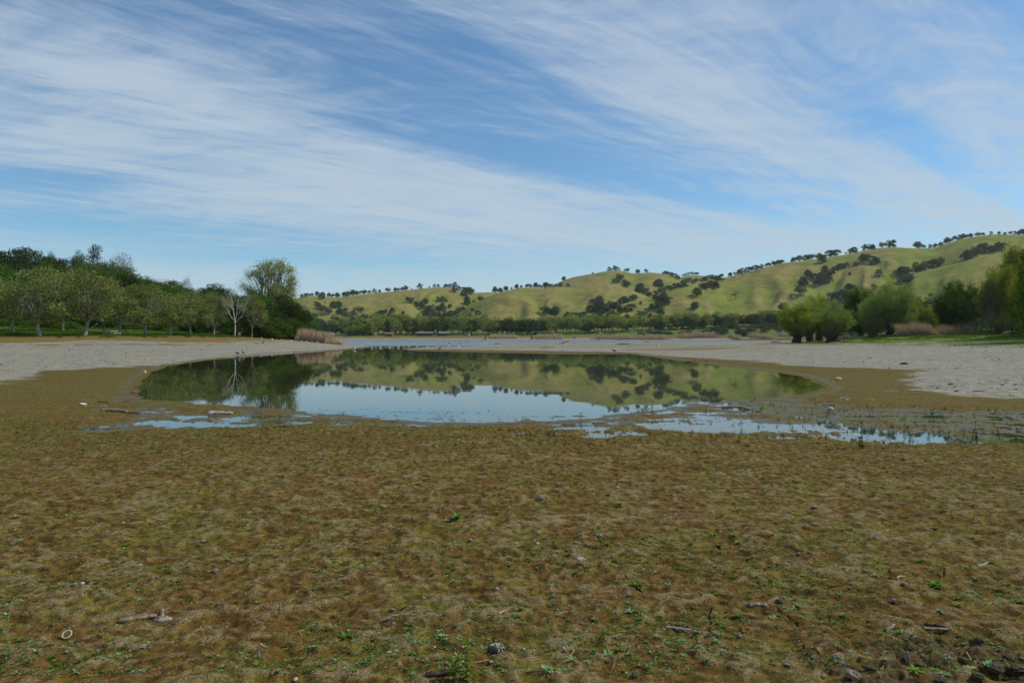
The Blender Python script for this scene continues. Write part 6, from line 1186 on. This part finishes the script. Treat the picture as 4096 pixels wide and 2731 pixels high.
def tall_weed(px, py, h, lab, side=2, seed=1):
    p = fore(px, py); o = empty('tall_weed', p); tag(o, lab, 'plant', 'upright weeds'); m = MB(); l = MB(); r7 = np.random.RandomState(seed)
    for k in range(1 + side):
        b = np.array((r7.normal() * .02 * (k > 0) - .04 * (k == 1) , r7.normal() * .015, 0)); hh = h * (1 if k == 0 else r7.uniform(.3, .6)); top = b + (r7.normal() * .01, 0, hh); P = curve(b, top, r7, 6, .05); m.add(*tube(P, np.linspace(.0035, .0018, 6) * h / .16, 6))
        for j in range(7):
            t = .12 + .88 * j / 6; c = P[0] + (P[-1] - P[0]) * t
            for q in range(2 if j < 6 else 5): an = j * 1.57 + q * math.pi + r7.normal() * .3 if j < 6 else q * 1.26; blade(l, c, (math.cos(an), math.sin(an), .45 + (j == 6) * .9), h * r7.uniform(.26, .42) * (hh / h) ** .5, h * .055, r7, np.clip(.45 + r7.normal() * .2, 0, 1), 4, .35)
    for q in range(10): an = r7.uniform(0, 6.28); blade(l, (r7.normal() * .02, r7.normal() * .015, .005), (math.cos(an), math.sin(an), .8), h * .25, h * .05, r7, .6, 3, .3)
    m.build('stem', MAT['weed_marsh'], o); l.build('leaves', MAT['weed_green'], o)
tall_weed(1868, 2722, .15, 'tall leafy weed with side shoots at the bottom centre', 2, 3); tall_weed(2888, 2560, .075, 'small upright weed beside the crack', 0, 4); tall_weed(3590, 2515, .05, 'small dark upright weed behind the half buried stick', 0, 5); tall_weed(2527, 2640, .05, 'small upright weed with a thin stem, lower right of centre', 0, 6); tall_weed(1782, 2440, .05, 'small upright weed above the curled bark', 0, 7)
tall_weed(3453, 1792, .33, 'tallest leafy weed at the marsh edge', 1, 8); tall_weed(3905, 1755, .25, 'branching weed in the shallow water, right', 2, 9); tall_weed(2968, 1726, .17, 'upright weed mirrored in the marsh pool', 0, 10); tall_weed(2610, 1648, .22, 'tall thin weed on the green islet', 1, 11); tall_weed(2324, 1692, .17, 'dark weed standing at the near pond shore', 0, 12)

def templates(fn, n):
    out = []
    for i in range(n):
        m = MB(); fn(m, np.random.RandomState(700 + i)); out.append((np.concatenate(m.v), np.concatenate(m.f), np.concatenate(m.t)))
    return out
def stamp(mb, T, P, Sz, rng):
    """puts a copy of a random template at every point"""
    which = rng.randint(len(T), size=len(P))
    for k, (V, Q, t) in enumerate(T):
        sel = which == k; p = P[sel]; s = Sz[sel]; n = len(p)
        if not n: continue
        a = rng.uniform(0, 6.283, n); c, s_ = np.cos(a), np.sin(a); W_ = np.stack([V[None, :, 0] * c[:, None] - V[None, :, 1] * s_[:, None], V[None, :, 0] * s_[:, None] + V[None, :, 1] * c[:, None], np.repeat(V[None, :, 2], n, 0)], -1) * s[:, None, None] + p[:, None]
        QQ = (Q[None] + (np.arange(n) * len(V))[:, None, None]).reshape(-1, 4); mb.add(W_.reshape(-1, 3), QQ, np.clip(t[None] + rng.normal(size=n)[:, None] * .15, 0, 1).ravel())
def weed_field():
    """ground cover of sprouts and small rosettes, thicker in patches"""
    rng = np.random.RandomState(900); mb = [MB(), MB(), MB()]
    ros = templates(lambda m, r: rosette(m, (0, 0, 0), 1.0, r, r.randint(4, 8), .5, .5), 10)
    def clump(m, r):
        for q in range(9): rosette(m, (r.normal() * .8, r.normal() * .8, 0), .55, r, 3, .9, .45)
    clu = templates(clump, 6); spr = templates(lambda m, r: sprig(m, (0, 0, 0), 1.6, r, 3, .5), 8)
    n = 130000; py = 1700 + 1060 * rng.uniform(size=n) ** 1.25; px = rng.uniform(-500, 4600, n); d = 1.6 * F / (py - HY); x = (px - CX) / F * d; y = d
    dens = fbm(x / 1.1, y / 1.1, 3, 901) + .45 * fbm(x / .3, y / .3, 2, 905); keep = rng.uniform(size=n) < np.clip((.36 + .55 * dens + .45 * sstep(5, 10, d)), .015, 1); sd = poly_sd(WATER, x, y); keep &= sd > .5
    x, y, d = x[keep], y[keep], d[keep]; z = terrain(x, y); ms = np.minimum(poly_sd(MARSH_R, x, y), poly_sd(MARSH_L, x, y)); k2 = ms > .1; x, y, d, z = x[k2], y[k2], d[k2], z[k2]; n = len(x)
    s = rng.gamma(2.2, .0036, n) * (1 + 1.3 * sstep(6, 14, d)) ; s = np.clip(s, .004, .045); P = np.stack([x, y, z - .001], 1); typ = rng.uniform(size=n); pale = rng.uniform(size=n) < np.where(d < 7, .35, .12)
    near = d < 9
    a = (typ < .68); stamp(mb[1], ros, P[a & pale], s[a & pale] * 1.3, rng); a &= ~pale; h = rng.uniform(size=n) < .7; stamp(mb[0], ros, P[a & h], s[a & h] * 1.3, rng); stamp(mb[2], ros, P[a & ~h], s[a & ~h] * 1.3, rng)
    b = typ >= .68; stamp(mb[0], clu, P[b & near], s[b & near] * .9, rng); stamp(mb[2], spr, P[b & ~near], s[b & ~near], rng)
    for k in range(3): tag(mb[k].build('weeds', MAT[['weed_green', 'weed_pale', 'weed_marsh'][k]], None), ['bright green sprouts scattered over the mossy mud', 'pale grey green seedlings scattered over the mossy mud', 'dark green sprouts scattered over the mossy mud'][k], 'weeds', kind='stuff')
weed_field()
def grit():
    """crumbs, shell bits and short straws lying on the mud"""
    rng = np.random.RandomState(1200); n = 26000; py = rng.uniform(1720, 2760, n); px = rng.uniform(-500, 4600, n); d = 1.6 * F / (py - HY); x = (px - CX) / F * d; c = fbm(x / .5, d / .5, 3, 1201); keep = (rng.uniform(size=n) < np.clip(.35 + .6 * c, .04, 1)) & (poly_sd(WATER, x, d) > .8)
    x, d = x[keep], d[keep]; z = terrain(x, d); P = np.stack([x, d, z], 1); n = len(x)
    def crumb(m, r): V, Q = sphere((0, 0, .25), (1, .8, .6), 6, 4, .6, r.randint(999)); m.add(V, Q, r.uniform())
    T = templates(crumb, 8); s = np.clip(rng.gamma(2, .0011, n), .0012, .009) * (1 + .6 * sstep(5, 12, d)); u = rng.uniform(size=n)
    for k, (lo, hi, mt, lab) in enumerate([(0, .5, 'stone', 'tan crumbs of dried mud scattered over the flat'), (.5, .78, 'stone_white', 'tiny pale shell bits scattered over the flat'), (.78, 1, 'clod', 'dark crumbs of mud scattered over the flat')]):
        sel = (u >= lo) & (u < hi); m = MB(); stamp(m, T, P[sel], s[sel] * (.75 if k == 1 else 1.2), rng); tag(m.build('grit', MAT[mt], None, False), lab, 'grit', kind='stuff')
    m = MB(); n = 520; py = rng.uniform(1800, 2760, n); px = rng.uniform(-400, 4500, n); d = 1.6 * F / (py - HY); x = (px - CX) / F * d; an = rng.uniform(0, 3.14, n); L = rng.gamma(2, .005, n) * (1 + .8 * sstep(5, 12, d)); ex, ey = np.cos(an) * L, np.sin(an) * L
    za, zb = terrain(x - ex, d - ey), terrain(x + ex, d + ey); w_ = .0008 + L * .02; nx, ny = -np.sin(an) * w_, np.cos(an) * w_
    V = np.stack([np.stack([x - ex - nx, d - ey - ny, za + .002], 1), np.stack([x - ex + nx, d - ey + ny, za + .002 + w_], 1), np.stack([x + ex + nx, d + ey + ny, zb + .002 + w_], 1), np.stack([x + ex - nx, d + ey - ny, zb + .002], 1)], 1).reshape(-1, 3); m.add(V, np.arange(4 * n).reshape(n, 4), .5); tag(m.build('straw_bits', MAT['straw'], None, False), 'short dry straws and splinters scattered over the flat', 'straw', kind='stuff')
grit()
def shore_litter():
    rng = np.random.RandomState(1300); n = 9000; t_ = rng.uniform(size=n); px = rng.uniform(-400, 4600, n); d = np.exp(rng.uniform(math.log(18), math.log(135), n)); x = (px - CX) / F * d; ok = (np.minimum(poly_sd(SAND_L, x, d), poly_sd(SAND_R, x, d)) < 0) & (poly_sd(WATER, x, d) > .5) & (fbm(x / 6, d / 6, 3, 1301) > -.15)
    x, d = x[ok], d[ok]; z = terrain(x, d); ok = z < 1.5; x, d, z = x[ok], d[ok], z[ok]; P = np.stack([x, d, z], 1); n = len(x)
    T = templates(lambda m, r: m.add(*sphere((0, 0, .15), (1, .5 + r.uniform() * .5, .4), 6, 4, .6, r.randint(999)), r.uniform()), 8); s = np.clip(rng.gamma(2, .010, n), .008, .07) * (1 + d / 160); u = rng.uniform(size=n)
    for lo, hi, mt, lab in ((0, .5, 'stone_dark', 'small dark clods and bark bits scattered over the sand'), (.5, .72, 'stone_white', 'small white shells scattered over the sand'), (.72, 1, 'stone', 'small tan stones scattered over the sand')):
        sel = (u >= lo) & (u < hi); m = MB(); stamp(m, T, P[sel], s[sel] * (.7 if mt == 'stone_white' else 1), rng); tag(m.build('shore_litter', MAT[mt], None, False), lab, 'shore litter', kind='stuff')
shore_litter()
def marsh_plants():
    rng = np.random.RandomState(950); A, B = MB(), MB(); n = 5200; py = 1353 + 1 / rng.uniform(1 / 440, 1 / 235, n); px = rng.uniform(1100, 4700, n); d = 1.6 * F / (py - HY); x = (px - CX) / F * d; y = d
    ms = poly_sd(MARSH_R, x, y); t = rng.uniform(size=n); c = fbm(x / 1.3, y / 1.0, 3, 951); keep = (ms < .25) & (t < np.clip(.18 + .8 * c + .50 * sstep(2900, 3600, px), .03, 1) * np.where(px < 2500, .55, 1)); keep |= (ms < 1.8) & (ms > 0) & (poly_sd(WATER, x, y) < .3) & (t < .05)
    x, y, px = x[keep], y[keep], px[keep]; z = np.maximum(terrain(x, y), -.02)
    def bushy(m, r):
        sprig(m, (0, 0, 0), 1.0, r, 5, .62)
        for q in range(4): sprig(m, (r.normal() * .28, r.normal() * .28, 0), .55, r, 3, .8, .4)
    T = templates(bushy, 10); n = len(x); h = rng.gamma(4, .0068, n) * (1.0 + .35 * (px > 3000)) * (1 + .4 * fbm(x, y, 2, 955)); P = np.stack([x, y, z - .004], 1); a = rng.uniform(size=n) < .6; stamp(A, T, P[a], h[a], rng); stamp(B, T, P[~a], h[~a], rng)
    tag(A.build('marsh_weeds', MAT['weed_marsh'], None), 'dark upright weeds standing in the shallow marsh', 'weeds', kind='stuff'); tag(B.build('marsh_weeds', MAT['weed_green'], None), 'fresh green weeds standing in the shallow marsh', 'weeds', kind='stuff')
    # floating scraps and litter on the water and at the wrack line
    C = MB(); n = 5200; py = rng.uniform(1630, 1702, n); px = rng.uniform(1000, 3100, n); d = 1.6 * F / (py - HY); x = (px - CX) / F * d; c = fbm(x / .9, d / .5, 3, 960); keep = (c > rng.uniform(-.1, .9, n)) ; keep &= (py > 1650 + 18 * np.sin(px / 300)) 
    for a, b in zip(x[keep], d[keep]):
        L = rng.uniform(.01, .05); an = rng.normal() * .5; u = np.array((math.cos(an), math.sin(an), 0)) * L; v = np.array((-math.sin(an), math.cos(an), 0)) * L * rng.uniform(.2, .7); zz = max(.003, hz(a, b) + .002) if False else .004; P = np.array((a, b, zz)); C.add(np.array([P - u - v * .4, P + v, P + u + v * .2, P - v]), np.array([(0, 3, 2, 1)]), rng.uniform())
    tag(C.build('floating_scraps', MAT['root_brown'], None, False), 'brown plant scraps floating on the near pond edge', 'plant scraps', kind='stuff')
marsh_plants()

# ------------------------------------------------------------------ air
def make_haze():
    m = MAT['haze']; t = NT(m.node_tree); out = t.new('ShaderNodeOutputMaterial'); v = t.new('ShaderNodeVolumePrincipled')
    v.inputs['Color'].default_value = (.80, .88, .96, 1); v.inputs['Density'].default_value = 0.6e-4; v.inputs['Anisotropy'].default_value = .2
    t.l.new(v.outputs[0], out.inputs['Volume'])
    b = MB().add(*box((0, 0, 150), (6600, 5400, 304))); o = b.build('haze', m, None, False); tag(o, 'thin pale air that softens the far hills', 'haze', kind='stuff')
make_haze()
